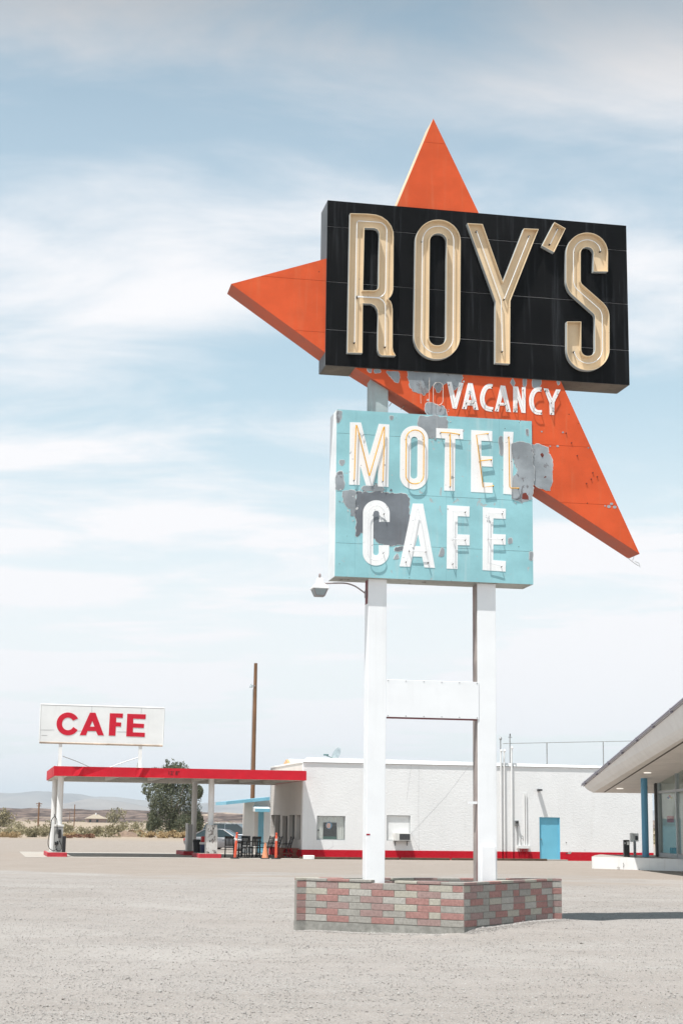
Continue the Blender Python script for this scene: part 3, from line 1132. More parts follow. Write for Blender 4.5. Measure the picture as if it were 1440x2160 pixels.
def flat_letter(outer, holes, tubes, c, n_face=0.0, mat='letter_white', tube_mat='neon_amber', parent=sign, off=0.052, r=0.0095):
    let = spart(MB().prism(sgn(outer, c), n_face - 0.005, n_face + 0.002, [sgn(h, c) for h in holes]), 'letter', mat)
    if tube_mat != 'neon_amber':
        r = 0.0058
    for t in tubes:
        pts = [(p[0], n_face - off, p[1]) for p in sgn(t, c, -off)]
        MB().tube(pts, r, 7).build('neon_tube', tube_mat, let, smooth=60)
        for p in (pts[0], pts[-1]):
            MB().tube([(p[0], n_face - 0.004, p[2] - 0.01), (p[0], n_face - off, p[2])], 0.008, 6).build('tube_support', 'insulator', let)
    return let


rr = lambda x0, y0, x1, y1, r, sk=0: fillet([(x0 + sk, y0, r), (x1 + sk * 0.7, y0, r), (x1, y1, r), (x0, y1, r)], 10)
loop = lambda p: p + [p[0]]
flat_letter([(248, 135), (400, 140), (515, 598), (645, 157), (790, 168), (778, 1030), (632, 1022), (634, 720), (565, 1015), (470, 1010), (388, 740), (380, 1003), (235, 998)], [],
            [smooth_line([(308, 930), (330, 230), (342, 205), (356, 230), (505, 830), (517, 848), (530, 830), (700, 245), (714, 232), (722, 250), (704, 945)], 4)], c2, mat='letter_white_worn')
flat_letter(rr(933, 185, 1320, 1062, 190, 10), [rr(1082, 335, 1174, 915, 45, 6)], [loop(rr(1018, 243, 1262, 985, 118, 8))], c2)
flat_letter([(120, 207), (476, 222), (476, 355), (372, 350), (365, 1038), (225, 1032), (238, 345), (120, 338)], [], [[(185, 263), (305, 270), (430, 290)], [(305, 285), (310, 975)]], c3)
flat_letter([(582, 232), (860, 248), (858, 380), (715, 374), (715, 575), (866, 582), (866, 718), (722, 712), (735, 922), (866, 930), (864, 1065), (578, 1050)], [],
            [[(810, 278), (652, 298), (740, 988), (880, 968)], [(700, 640), (855, 622)]], c3)
flat_letter([(1008, 253), (1140, 258), (1132, 400), (1108, 420), (1135, 700), (1120, 1085), (1005, 1075)], [], [[(1080, 320), (1092, 985), (1110, 1000), (1215, 1000)]], c3, mat='letter_white_worn')
C_line = fillet_open([(722, 465), (722, 238, 108), (498, 238, 108), (495, 995, 108), (715, 995, 108), (715, 785)], 10)
flat_letter(stroke(C_line, 72), [], [C_line[1:-1]], c4, tube_mat='neon_glass', mat='letter_white_worn')
flat_letter([(1112, 210), (1255, 213), (1418, 1100), (1272, 1092), (1240, 945), (1112, 942), (1080, 1085), (930, 1078)], [[(1185, 635), (1218, 800), (1145, 798)]],
            [[(1025, 1010), (1165, 290), (1190, 290), (1330, 1020)], [(1070, 862), (1300, 868)]], c4, tube_mat='neon_glass')
flat_letter([(265, 160), (562, 178), (558, 312), (405, 305), (403, 545), (562, 552), (560, 692), (405, 688), (402, 1005), (258, 998)], [], [[(510, 243), (342, 236), (346, 930)], [(350, 610), (510, 613)]], c5, tube_mat='neon_glass')
flat_letter([(735, 186), (1040, 208), (1038, 343), (875, 335), (870, 540), (1038, 548), (1036, 683), (875, 678), (872, 885), (1040, 898), (1035, 1038), (732, 1018)], [],
            [[(1000, 264), (810, 262), (805, 920), (990, 965)], [(815, 604), (1000, 604)]], c5, tube_mat='neon_glass', mat='letter_white_worn')
# VACANCY, painted on the star arm
NV = 0.02
kv = dict(n_face=NV, tube_mat='neon_dull', mat='letter_white_worn', off=0.05)
flat_letter([(317, 108), (358, 108), (395, 262), (428, 113), (470, 120), (405, 358), (368, 352)], [], [[(340, 130), (385, 330), (440, 140)]], c1, **kv)
flat_letter([(510, 118), (553, 122), (606, 368), (562, 365), (552, 328), (505, 325), (496, 360), (455, 357)], [[(530, 215), (545, 278), (515, 276)]], [[(480, 340), (532, 140), (582, 345)], [(500, 300), (560, 302)]], c1, **kv)
Cl = smooth_line([(735, 152), (700, 149), (668, 172), (647, 222), (641, 270), (652, 318), (682, 352), (740, 364)], 4)
flat_letter(stroke(Cl, 21), [], [Cl], c1, **kv)
flat_letter([(810, 142), (853, 146), (905, 388), (860, 382), (852, 328), (802, 325), (792, 383), (755, 378)], [[(828, 235), (846, 303), (812, 301)]], [[(780, 360), (832, 165), (882, 362)], [(800, 316), (860, 318)]], c1, **kv)
flat_letter([(925, 150), (970, 153), (1005, 285), (1005, 155), (1040, 158), (1040, 396), (1002, 393), (965, 262), (965, 390), (926, 388)], [], [[(946, 375), (948, 170), (1020, 375), (1022, 180)]], c1, **kv)
Cl = smooth_line([(1186, 178), (1148, 178), (1115, 203), (1095, 255), (1095, 312), (1113, 362), (1145, 388), (1190, 390)], 4)
flat_letter(stroke(Cl, 21), [], [Cl], c1, **kv)
flat_letter([(1205, 168), (1247, 172), (1283, 262), (1320, 178), (1362, 180), (1305, 300), (1303, 415), (1262, 410), (1258, 300)], [], [[(1228, 185), (1283, 292), (1340, 195)], [(1283, 295), (1283, 395)]], c1, **kv)
# NO survives only as bare tubes
for t in ([(75, 310), (70, 108), (150, 308), (154, 72)], loop(rr(187, 115, 277, 325, 43, 4))):
    pts = [(p[0], NV - 0.05, p[1]) for p in sgn(t, c1, -0.03)]
    MB().tube(pts, 0.0052, 7).build('neon_tube', 'neon_dull', sign, smooth=60)

# flaked paint showing bare metal
k3 = crop(640, 740, 1440 / 580)
patches = [
    # on the star arm
    ([(545, 106), (700, 114), (830, 124), (824, 160), (800, 195), (785, 203), (755, 172), (735, 176), (708, 216), (690, 200), (676, 180), (640, 232), (620, 222), (578, 215), (560, 190), (550, 150)], NV, 'bare_zinc'),
    ([(643, 335), (638, 285), (660, 270), (700, 285), (735, 292), (748, 320), (750, 348)], NV, 'bare_zinc'),
    ([(432, 97), (460, 108), (496, 106), (502, 148), (492, 168), (474, 152), (450, 132)], NV, 'bare_zinc'),
    ([(370, 97), (402, 100), (400, 115), (372, 113)], NV, 'bare_zinc'), ([(334, 92), (358, 95), (354, 112), (340, 108)], NV, 'bare_zinc'),
    ([(1085, 165), (1095, 142), (1107, 165), (1100, 187)], NV, 'bare_zinc'), ([(1148, 146), (1168, 148), (1165, 183), (1150, 180)], NV, 'bare_zinc'),
    ([(1200, 150), (1245, 154), (1235, 190), (1200, 190)], NV, 'bare_zinc'), ([(1325, 158), (1342, 162), (1332, 180)], NV, 'bare_zinc'),
    ([(1190, 490), (1275, 500), (1282, 535), (1300, 560), (1306, 640), (1292, 715), (1280, 728), (1190, 684)], NV, 'bare_zinc'),
    ([(1240, 540), (1250, 533), (1258, 545), (1248, 556)], NV - 0.001, 'bare_rust'), ([(1258, 665), (1266, 655), (1270, 662)], NV - 0.001, 'bare_rust'),
    # on the blue box
    ([(605, 340), (748, 347), (749, 400), (735, 415), (692, 412), (690, 455), (640, 450), (600, 400)], 0.0, 'bare_zinc'),
    ([(1085, 488), (1194, 493), (1194, 778), (1090, 772), (1100, 660), (1118, 620), (1092, 560)], 0.0, 'bare_zinc'),
    ([(1140, 775), (1145, 750), (1165, 745), (1176, 778)], -0.001, 'bare_rust'),
    ([(276, 738), (500, 745), (545, 765), (554, 830), (545, 950), (522, 1018), (390, 1010), (370, 985), (300, 955), (276, 965)], 0.0, 'bare_slate'),
    ([(205, 733), (271, 736), (271, 850), (247, 862), (240, 830), (212, 790)], 0.0, 'bare_zinc'),
    ([(172, 640), (200, 630), (213, 690), (205, 725), (168, 722)], 0.0, 'bare_zinc'), ([(174, 312), (200, 320), (190, 370), (174, 375)], 0.0, 'bare_zinc'),
    ([(315, 708), (410, 708), (412, 738), (315, 733)], 0.0, 'bare_zinc'), ([(453, 340), (470, 343), (466, 360), (452, 358)], 0.0, 'bare_zinc'),
    ([(705, 1075), (720, 1035), (735, 1040), (732, 1075)], 0.0, 'bare_zinc'), ([(1070, 985), (1085, 980), (1092, 1005), (1072, 1010)], 0.0, 'bare_zinc'),
    ([(1165, 410), (1178, 412), (1177, 445), (1165, 440)], 0.0, 'bare_zinc'), ([(1180, 1055), (1198, 1055), (1195, 1095), (1180, 1090)], 0.0, 'bare_zinc'),
    ([(470, 1090), (490, 1060), (497, 1085)], 0.0, 'bare_zinc'), ([(480, 1030), (520, 1022), (515, 1045), (475, 1048)], 0.0, 'bare_slate'),
    ([(1020, 455), (1040, 450), (1045, 540), (1028, 540)], 0.0, 'bare_zinc'), ([(186, 575), (215, 572), (205, 600), (190, 598)], 0.0, 'bare_zinc'),
]
for i, (poly, n, m) in enumerate(patches):
    p = sgn(poly, k3)
    small = max(q[0] for q in p) - min(q[0] for q in p) < 0.2
    cx_ = sum(q[0] for q in p) / len(p)
    cz_ = sum(q[1] for q in p) / len(p)
    p = smooth_line(p + [p[0]], 2)[:-1]
    rg_ = ragged(p, 0.010 if small else 0.026, 0.012 if small else 0.014, i * 3.7)
    o_ = MB().prism(rg_, n - 0.0045, n + 0.003).build('bare_patch', m, sign)
    if m != 'bare_rust':
        k_ = len(rg_)
        lip = []
        for j in range(k_):
            a_, b_ = Vector(rg_[j - 1]), Vector(rg_[(j + 1) % k_])
            d_ = (b_ - a_).normalized()
            wv = 0.007 + 0.007 * noise.noise(Vector((rg_[j][0] * 14, rg_[j][1] * 14, i)))
            out_ = Vector((d_.y, -d_.x))
            if (Vector(rg_[j]) - Vector((cx_, cz_))).dot(out_) < 0:
                out_ = -out_
            lip.append(tuple(Vector(rg_[j]) + out_ * max(wv, 0.001)))
        MB().prism(lip, n - 0.0026, n + 0.003).build('paint_edge', 'flake_edge', o_)
    if not small:
        for j in range(7):
            q_ = Vector(rg_[rnd.randrange(len(rg_))])
            q_ += (q_ - Vector((cx_, cz_))).normalized() * rnd.uniform(0.02, 0.09)
            if n == 0.0 and not (BU0 + 0.05 < q_.x < BU1 - 0.05 and Z_UB + 0.05 < q_.y < Z_UT - 0.05):
                continue
            if n > 0 and (q_.y > Z_BB - 0.03 or q_.y < Z_UT + 0.04 or q_.x < 1.6):
                continue
            r_ = rnd.uniform(0.006, 0.02)
            fl = [(q_.x + r_ * math.cos(a) * rnd.uniform(.6, 1.4), q_.y + r_ * math.sin(a) * rnd.uniform(.6, 1.6)) for a in [t * 0.9 for t in range(7)]]
            MB().prism(fl, n - 0.0048, n + 0.003).build('flake', m if rnd.random() < .6 else 'flake_edge', o_)
# chips on the star arm, stray bolts, loose tube ends
k4 = crop(1080, 780, 4.8)
for i, (x, y, r) in enumerate(((515, 630, 11), (300, 622, 10), (1005, 1355, 17), (980, 1382, 20), (1038, 1388, 20), (940, 1376, 9), (772, 788, 9), (460, 772, 14), (385, 770, 9))):
    pl = [(x + r * math.cos(a), y + r * 0.8 * math.sin(a)) for a in [j * 0.7 for j in range(9)]]
    MB().prism(ragged(sgn(pl, k4), 0.004, 0.02, i * 1.3), NV - 0.0035, NV + 0.003).build('bare_patch', 'bare_zinc', sign)
for x, y in ((658, 868), (815, 1040), (860, 1082), (800, 1105), (752, 1150), (300, 862), (545, 640), (600, 738)):
    q = sgn([(x, y)], k4)[0]
    MB().tube([(q[0], NV, q[1]), (q[0], NV - 0.017, q[1])], 0.011, 8).build('bolt', 'bare_rust', sign)
for pts in (((1165, 1905, 0.2), (1235, 1960, 0.2), (1275, 1985, 0.2)), ((1230, 1890, 0.1), (1215, 1930, 0.1)), ((1240, 1940, 0.15), (1280, 1960, 0.15), (1290, 2000, 0.15))):
    P = [SG.on_n(1080 + x / 4.8, 780 + y / 4.8, n) for x, y, n in pts]
    MB().tube(P, 0.007, 6).build('loose_wire', 'neon_glass', sign)
for (x0, y0), (x1, y1) in (((735, 787), (742, 795)), ((752, 799), (757, 794)), ((820, 857), (825, 850)), ((845, 864), (852, 856)), ((1129, 1049), (1134, 1042)), ((1293, 1155), (1298, 1150))):
    MB().tube([SG.on_n(x0, y0, D - 0.05), SG.on_n(x1, y1, D - 0.25)], 0.006, 6).build('stub', 'rust_edge', sign)

# yard light on its bent arm
yl = empty('yard_light', SG.W(0.0, 0.25, 5.3), SG.yaw)
tag(yl, 'small white flood lamp on a curved arm under the blue sign box', 'lamp')
k6 = crop(640, 1200, 1440 / 220)


def ylp(x, y, n=0.25):
    q = SG.on_n(*k6(x, y), n)
    return (q[0], q[1] - 0.25, q[2] - 5.3)


MB().tube(smooth_line([ylp(*p) for p in ((885, 362), (800, 300), (720, 245), (640, 212), (560, 198), (440, 197), (250, 203))], 5), 0.0125, 10).build('arm', 'lamp_frame', yl, smooth=50)
MB().box(PU[0][0] - 0.032, PU[0][0] - 0.005, -0.03, 0.03, ylp(875, 400)[2], ylp(875, 300)[2]).build('bracket', 'lamp_frame', yl)
cx, _, cz = ylp(222, 270)
hood = MB()
for (w0, z0), (w1, z1) in (((0.135, -0.015), (0.135, 0.01)), ((0.13, 0.01), (0.075, 0.075)), ((0.06, 0.075), (0.045, 0.17))):
    hood.hexa([(cx - w0, -w0, cz + z0), (cx + w0, -w0, cz + z0), (cx + w0, w0, cz + z0), (cx - w0, w0, cz + z0), (cx - w1, -w1, cz + z1), (cx + w1, -w1, cz + z1), (cx + w1, w1, cz + z1), (cx - w1, w1, cz + z1)])
hood.build('hood', 'lamp_white', yl, bevel=0.006)
ln = MB()
ln.hexa([(cx - .07, -.07, cz - .125), (cx + .07, -.07, cz - .125), (cx + .07, .07, cz - .125), (cx - .07, .07, cz - .125), (cx - .115, -.115, cz - .016), (cx + .115, -.115, cz - .016), (cx + .115, .115, cz - .016), (cx - .115, .115, cz - .016)])
ln.build('lens', 'dish_grey', yl)
fr = MB()
for sx in (-1, 1):
    for sy in (-1, 1):
        fr.tube([(cx + sx * .115, sy * .115, cz - .016), (cx + sx * .072, sy * .072, cz - .125)], 0.008, 6)
    fr.tube([(cx + sx * .072, -.072, cz - .125), (cx + sx * .072, .072, cz - .125)], 0.008, 6)
    fr.tube([(cx - .072, sx * .072, cz - .125), (cx + .072, sx * .072, cz - .125)], 0.008, 6)
fr.build('lens_frame', 'lamp_frame', yl)
MB().lathe([(0.012, cz + .17), (0.022, cz + .20), (0.02, cz + .235), (0.006, cz + .25)], cx, 0, 10).build('photocell', 'lamp_frame', yl, smooth=50)

# ------------------------------------------------------------------ brick planter
PA, PB, PC = (-0.68, 27.0), (1.94, 25.55), (3.73, 28.22)
planter = empty('brick_planter', (PB[0], PB[1], 0))
tag(planter, 'three-sided planter of red and grey concrete bricks round the sign posts', 'planter')
CH, CAPH, Z0 = 0.1035, 0.048, 0.072
BL = 0.40
brick_mesh = {}


def brick(L, T, Hh, mat):
    key = (round(L, 3), round(T, 3), round(Hh, 3), mat)
    if key not in brick_mesh:
        m = MB()
        c = 0.004
        xs_, ys_, zs_ = (L / 2, L / 2 - c), (T / 2, T / 2 - c), (Hh / 2, Hh / 2 - c)
        # chamfered box: one ring per edge band
        v = []
        for z, ix in ((-zs_[0], 1), (-zs_[1], 0), (zs_[1], 0), (zs_[0], 1)):
            for sx, sy in ((-1, -1), (1, -1), (1, 1), (-1, 1)):
                v.append((sx * xs_[ix], sy * ys_[ix], z))
        f = [(3, 2, 1, 0), (12, 13, 14, 15)]
        for k in range(3):
            for i in range(4):
                j = (i + 1) % 4
                f.append((k * 4 + i, k * 4 + j, k * 4 + 4 + j, k * 4 + 4 + i))
        m._add(v, f)
        me_ = bpy.data.meshes.new('brick')
        me_.from_pydata(m.v, [], m.f)
        me_.materials.append(MATS[mat])
        brick_mesh[key] = me_
    return brick_mesh[key]


def brick_wall(P, Q, parity, dz, thick, cols, zoff=0.0):
    P, Q = Vector(P), Vector(Q)
    d = (Q - P)
    L = d.length
    d.normalize()
    inn = Vector((-d.y, d.x))
    rz = math.atan2(d.y, d.x)
    org = Vector(PB)
    core = MB()
    core.hexa([(*(P - org + inn * 0.009), Z0), (*(Q - org + inn * 0.009), Z0), (*(Q - org + inn * (thick - 0.009)), Z0), (*(P - org + inn * (thick - 0.009)), Z0),
               (*(P - org + inn * 0.009), Z0 + 6 * CH + dz), (*(Q - org + inn * 0.009), Z0 + 6 * CH + dz), (*(Q - org + inn * (thick - 0.009)), Z0 + 6 * CH + dz), (*(P - org + inn * (thick - 0.009)), Z0 + 6 * CH + dz)])
    wall = core.build('mortar_core', 'mortar', planter)
    ft = MB()
    ft.hexa([(*(P - org + inn * -0.004), -0.25), (*(Q - org + inn * -0.004), -0.25), (*(Q - org + inn * thick), -0.25), (*(P - org + inn * thick), -0.25),
             (*(P - org + inn * -0.004), Z0 - 0.004 + dz), (*(Q - org + inn * -0.004), Z0 - 0.004 + dz), (*(Q - org + inn * thick), Z0 - 0.004 + dz), (*(P - org + inn * thick), Z0 - 0.004 + dz)])
    ft.build('footing', 'footing', planter)
    reds, greys = ('brick_red', 'brick_red', 'brick_rose'), ('brick_grey', 'brick_grey', 'brick_tan', 'brick_pale')
    for row in range(7):
        cap = row == 6
        hh = (CAPH if cap else CH) - 0.009
        zc = Z0 + dz + (6 * CH + CAPH / 2 + 0.003 if cap else (row + 0.5) * CH)
        s = 0.0
        odd = (row + parity) % 2 == 0
        k = 0
        first = BL / 2 if odd else BL
        is_red = odd if parity == 0 else not odd
        while s < L - 0.03:
            e = min(s + (first if k == 0 else BL), L)
            if L - e < 0.06:
                e = L
            if not cap and rnd.random() < 0.05 and e - s > 0.3:
                e = s + (e - s) * 0.5
            red = is_red ^ (k % 2 == 1)
            if rnd.random() < 0.02:
                red = not red
            mat = rnd.choice(reds) if red else rnd.choice(greys)
            o = bpy.data.objects.new('brick', brick(e - s - 0.009, thick + (0.012 if cap else 0.0), hh, mat))
            COL.objects.link(o)
            o.parent = planter
            c = P + d * ((s + e) / 2) + inn * (thick / 2 + rnd.uniform(-0.003, 0.003)) - org
            tilt = rnd.uniform(-0.006, 0.006) * (2.0 if cap else 1)
            skip = cap and cols and any(a < (s + e) / 2 < b for a, b in cols)
            if skip:
                bpy.data.objects.remove(o)
            else:
                o.location = (c.x, c.y, zc + (rnd.uniform(-0.003, 0.003)))
                o.rotation_euler = (0, tilt * 0.5, rz + tilt)
            s = e
            k += 1


TH_W = 0.15
brick_wall(PA, PB, 0, 0.0, TH_W, [(1.2, 1.65)])
brick_wall(PB, PC, 1, 0.0022, TH_W, None)
brick_wall(PC, PA, 0, 0.0041, TH_W, None)
fill = MB()
ctr = Vector(((PA[0] + PB[0] + PC[0]) / 3, (PA[1] + PB[1] + PC[1]) / 3))
fv = [tuple(Vector(p).lerp(ctr, 0.06) - Vector(PB)) for p in (PA, PB, PC)]
fill._add([(*fv[0], 0.42), (*fv[1], 0.40), (*fv[2], 0.43), (*(ctr - Vector(PB)), 0.47)], [(0, 1, 3), (1, 2, 3), (2, 0, 3)])
fill.build('soil', 'footing', planter)

# ------------------------------------------------------------------ cafe building
cafe = empty('cafe_building', (BD.X, BD.Y, 0), BD.yaw)
tag(cafe, 'long low white stucco cafe building with a red painted base', 'building')
UL, ZR, ZRED, NB = 17.3, 4.41, 0.41, 9.0
WT = 0.28


def fac(x, y, n=0.0):
    q = BD.on_n(x, y, n)
    return q[0], q[2]


def rect(u0, u1, z0, z1):
    return [(u0, z0), (u1, z0), (u1, z1), (u0, z1)]


w1 = (fac(668, 1746)[0], fac(728, 1746)[0], fac(700, 1772)[1], fac(700, 1721)[1])
w2 = (fac(815.5, 1746)[0], fac(865, 1746)[0], fac(840, 1773)[1], fac(840, 1720)[1])
dr = (fac(1137, 1760)[0], fac(1180.5, 1760)[0], 0.06, fac(1158, 1724)[1])
front = MB().prism([(0, ZRED), (dr[0], ZRED), (dr[0], dr[3]), (dr[1], dr[3]), (dr[1], ZRED), (UL, ZRED), (UL, ZR), (0, ZR)], 0, WT, [rect(*w1), rect(*w2)])
front.build('front_wall', 'stucco_white', cafe)
MB().box(0.0, dr[0] + 0.004, -0.012, WT - 0.01, -0.1, ZRED).build('red_base', 'base_red', cafe)
MB().box(dr[1] - 0.004, UL + 0.0, -0.012, WT - 0.01, -0.1, ZRED).build('red_base', 'base_red', cafe)
# side wall under the canopy with five deep narrow openings
sideo = []
for x0, y0, x1, y1 in ((571.5, 1719, 579, 1766), (581, 1719, 590, 1766), (609.5, 1719, 621, 1770), (624.5, 1719, 633, 1771)):
    a, b = BD.on_u(x0, y0), BD.on_u(x1, y1)
    sideo.append((min(a[1], b[1]), max(a[1], b[1]), b[2], a[2]))
a, b = BD.on_u(596, 1721), BD.on_u(605, 1808)
sdoor = (b[1], a[1], 0.02, a[2])
sw = MB().prism([(WT, ZRED), (sdoor[0], ZRED), (sdoor[0], sdoor[3]), (sdoor[1], sdoor[3]), (sdoor[1], ZRED), (NB, ZRED), (NB, ZR), (WT, ZR)], -WT, 0, [rect(*o) for o in sideo])
sw.build('side_wall', 'stucco_tan', cafe, rz=math.pi / 2)
MB().box(WT, sdoor[0], -WT + 0.02, 0.012, -0.1, ZRED).build('red_base', 'base_red', cafe, rz=math.pi / 2)
MB().box(sdoor[1], NB, -WT + 0.02, 0.012, -0.1, ZRED).build('red_base', 'base_red', cafe, rz=math.pi / 2)
for o in sideo:
    w = MB().box(o[0], o[1], -0.24, -0.19, o[2], o[3]).build('window', 'frame_dark', cafe, rz=math.pi / 2)
    MB().box(o[0] + 0.06, o[1] - 0.06, -0.185, -0.18, o[2] + 0.06, o[3] - 0.06).build('pane', 'car_glass', w)
sd = MB().box(sdoor[0], sdoor[1], -0.24, -0.19, 0.02, sdoor[3]).build('door', 'interior_dark', cafe, rz=math.pi / 2)
MB().box(sdoor[0] + 0.06, sdoor[0] + 0.1, -0.19, -0.13, 0.95, 1.05).build('handle', 'metal_grey', sd)
# back, end and roof close the volume
MB().box(UL - WT, UL, WT, NB - WT, 0, ZR).build('end_wall', 'stucco_white', cafe)
MB().box(0, UL, NB - WT, NB, 0, ZR).build('back_wall', 'stucco_white', cafe)
MB().box(WT, UL - WT, WT, NB - WT, ZR - 0.25, ZR - 0.15).build('roof_deck', 'trim_white', cafe)
roof = MB()
roof.hexa([(-0.03, -0.045, ZR), (UL, -0.045, ZR), (UL, 0.5, ZR), (-0.03, 0.5, ZR), (0.25, 0.02, ZR + 0.235), (UL, 0.02, ZR + 0.10), (UL, 0.5, ZR + 0.10), (0.25, 0.5, ZR + 0.235)])
roof.build('parapet_cap', 'trim_white', cafe)
MB().box(-0.03, UL, -0.05, -0.0452, ZR - 0.015, ZR + 0.012).build('drip_edge', 'metal_grey', cafe)
MB().box(-0.035, 0.3, 0.5, NB, ZR, ZR + 0.07).build('side_cap', 'trim_white', cafe)
g = [BD.on_u(x, y, 0.12) for x, y in ((592.5, 1620), (603.5, 1602), (611, 1616))]
gab = MB()
gab._add([(0.12, q[1], q[2]) for q in g] + [(0.24, q[1], q[2]) for q in g], [(0, 1, 2), (5, 4, 3), (0, 3, 4, 1), (1, 4, 5, 2), (2, 5, 3, 0)])
gab.build('gable_end', 'plywood_tan', cafe)
hump = MB()
n0, n1, nm = g[2][1], g[0][1], g[1][1]
zt = g[1][2]
hump._add([(0.245, n0, ZR), (0.245, nm, zt + 0.03), (0.245, n1, ZR), (UL - 0.5, n0, ZR - 0.1), (UL - 0.5, nm, ZR + 0.02), (UL - 0.5, n1, ZR - 0.1)], [(0, 3, 4, 1), (1, 4, 5, 2), (0, 1, 2), (5, 4, 3)])
hump.build('roof_ridge', 'trim_white', cafe)

# window one: curtains and a dark poster behind the glass
wf = MB()
for a_, b_, c_, d_ in ((w1[0], w1[1], w1[2], w1[2] + 0.04), (w1[0], w1[1], w1[3] - 0.04, w1[3]), (w1[0], w1[0] + 0.035, w1[2] + 0.04, w1[3] - 0.04), (w1[1] - 0.035, w1[1], w1[2] + 0.04, w1[3] - 0.04)):
    wf.box(a_, b_, 0.045, 0.085, c_, d_)
win = wf.build('window', 'frame_grey', cafe)
MB().box(w1[0] + 0.03, w1[1] - 0.03, 0.060, 0.064, w1[2] + 0.03, w1[3] - 0.03).build('pane', 'window_glass', win)
cur = MB()
K = 90
for i in range(K):
    u0, u1 = w1[0] + (w1[1] - w1[0]) * i / K, w1[0] + (w1[1] - w1[0]) * (i + 1) / K
    f0, f1 = 0.125 + 0.012 * math.sin(i * 1.15) + 0.006 * math.sin(i * 0.37), 0.125 + 0.012 * math.sin((i + 1) * 1.15) + 0.006 * math.sin((i + 1) * 0.37)
    cur._add([(u0, f0, w1[2]), (u1, f1, w1[2]), (u1, f1, w1[3]), (u0, f0, w1[3])], [(0, 1, 2, 3)])
cur.build('curtain', 'curtain', win, smooth=60)
p0, p1 = fac(681, 1735, 0.17), fac(708.5, 1772, 0.17)
MB().prism([(p0[0], w1[2]), (p1[0] + 0.02, w1[2]), (p1[0], p0[1]), (p0[0] + 0.0, p0[1])], 0.088, 0.094).build('poster', 'poster_black', win)
cxp, czp = fac(693, 1741, 0.16)
MB().prism([(cxp + 0.145 * math.cos(a), czp + 0.165 * math.sin(a)) for a in np.linspace(0, 6.1, 16)], 0.083, 0.087).build('poster_ring', 'poster_blue', win)
MB().prism([(cxp - 0.02 + 0.10 * math.cos(a), czp - 0.01 + 0.125 * math.sin(a)) for a in np.linspace(0, 6.1, 14)], 0.079, 0.082).build('poster_face', 'poster_pink', win)
MB().box(p0[0], p1[0], 0.083, 0.087, w1[2] + 0.02, w1[2] + 0.16).build('poster_band', 'poster_green', win)
cw = fac(671, 1751, 0.15)
MB().lathe([(0.035, -0.004), (0.035, 0.004)], 0, 0, 12).build('dial', 'poster_black', win, loc=None).matrix_local = Matrix.Translation((cw[0], 0.09, cw[1])) @ Matrix.Rotation(math.pi / 2, 4, 'X')
# window two: boarded, with its frame
wf = MB()
for a_, b_, c_, d_ in ((w2[0], w2[1], w2[2], w2[2] + 0.03), (w2[0], w2[1], w2[3] - 0.03, w2[3]), (w2[0], w2[0] + 0.03, w2[2] + 0.03, w2[3] - 0.03), (w2[1] - 0.03, w2[1], w2[2] + 0.03, w2[3] - 0.03)):
    wf.box(a_, b_, 0.05, 0.09, c_, d_)
win2 = wf.build('window', 'frame_grey', cafe)
MB().box(w2[0] + 0.02, w2[1] - 0.02, 0.08, 0.10, w2[2] + 0.02, w2[3] - 0.02).build('board', 'trim_white', win2)
# blue door in its recess
door = MB().box(dr[0] + 0.03, dr[1] - 0.03, 0.085, 0.14, dr[2], dr[3] - 0.03).build('door', 'door_blue', cafe)
jb = MB().box(dr[0] - 0.001, dr[0] + 0.03, 0.02, 0.24, dr[2], dr[3]).box(dr[1] - 0.03, dr[1] + 0.001, 0.02, 0.24, dr[2], dr[3]).box(dr[0] + 0.03, dr[1] - 0.03, 0.02, 0.24, dr[3] - 0.03, dr[3] + 0.001)
jb.build('frame', 'door_blue', door)
MB().tube([(dr[0] + 0.10, 0.085, 1.0), (dr[0] + 0.10, 0.02, 1.0)], 0.028, 10).build('handle', 'metal_grey', door)
MB().box(dr[0] - 0.1, dr[1] + 0.25, -0.35, 0.2, -0.05, dr[2] - 0.003).build('door_step', 'concrete_pad', cafe)
# light over the door, pipes, meter boxes
lq = fac(1135, 1667)
wl_ = MB().box(lq[0] - 0.07, lq[0] + 0.07, -0.05, 0.01, lq[1] - 0.05, lq[1] + 0.05).box(lq[0] - 0.10, lq[0] + 0.09, -0.30, -0.05, lq[1] - 0.035, lq[1] + 0.055)
wl_.build('wall_light', 'metal_dark', cafe, bevel=0.01)
for x, ytop, r in ((1054.5, 1588, 0.038), (1061.5, 1588, 0.038), (1077, 1582, 0.042)):
    u0_, z1_ = fac(x, ytop)
    pipe = MB().tube([(u0_, -0.075, 0.0), (u0_, -0.075, z1_)], r, 10).build('service_pipe', 'pipe_white', cafe, smooth=50)
    MB().tube([(u0_, -0.075, 0.0), (u0_, -0.075, ZRED)], r + 0.004, 10).build('painted_foot', 'base_red', pipe, smooth=50)
    MB().tube(smooth_line([(u0_, -0.075, z1_), (u0_, -0.075, z1_ + 0.08), (u0_ + 0.0, -0.14, z1_ + 0.13), (u0_, -0.20, z1_ + 0.07)], 4), r * 1.15, 10).build('weather_head', 'lamp_white', pipe, smooth=60)
for x, y0, y1 in ((1104, 1673, 1784), (1108, 1674, 1784)):
    u0_, z1_ = fac(x, y0)
    z0_ = fac(x, y1)[1]
    MB().tube([(u0_, -0.05, z0_), (u0_, -0.05, z1_)], 0.03, 8).build('service_pipe', 'pipe_white', cafe, smooth=50)
bx0, bz1 = fac(1089, 1783)
bx1, bz0 = fac(1115.5, 1790)
trough = MB().box(bx0, bx1, -0.16, 0.005, bz0, bz1).build('wiring_trough', 'pipe_white', cafe, bevel=0.006)
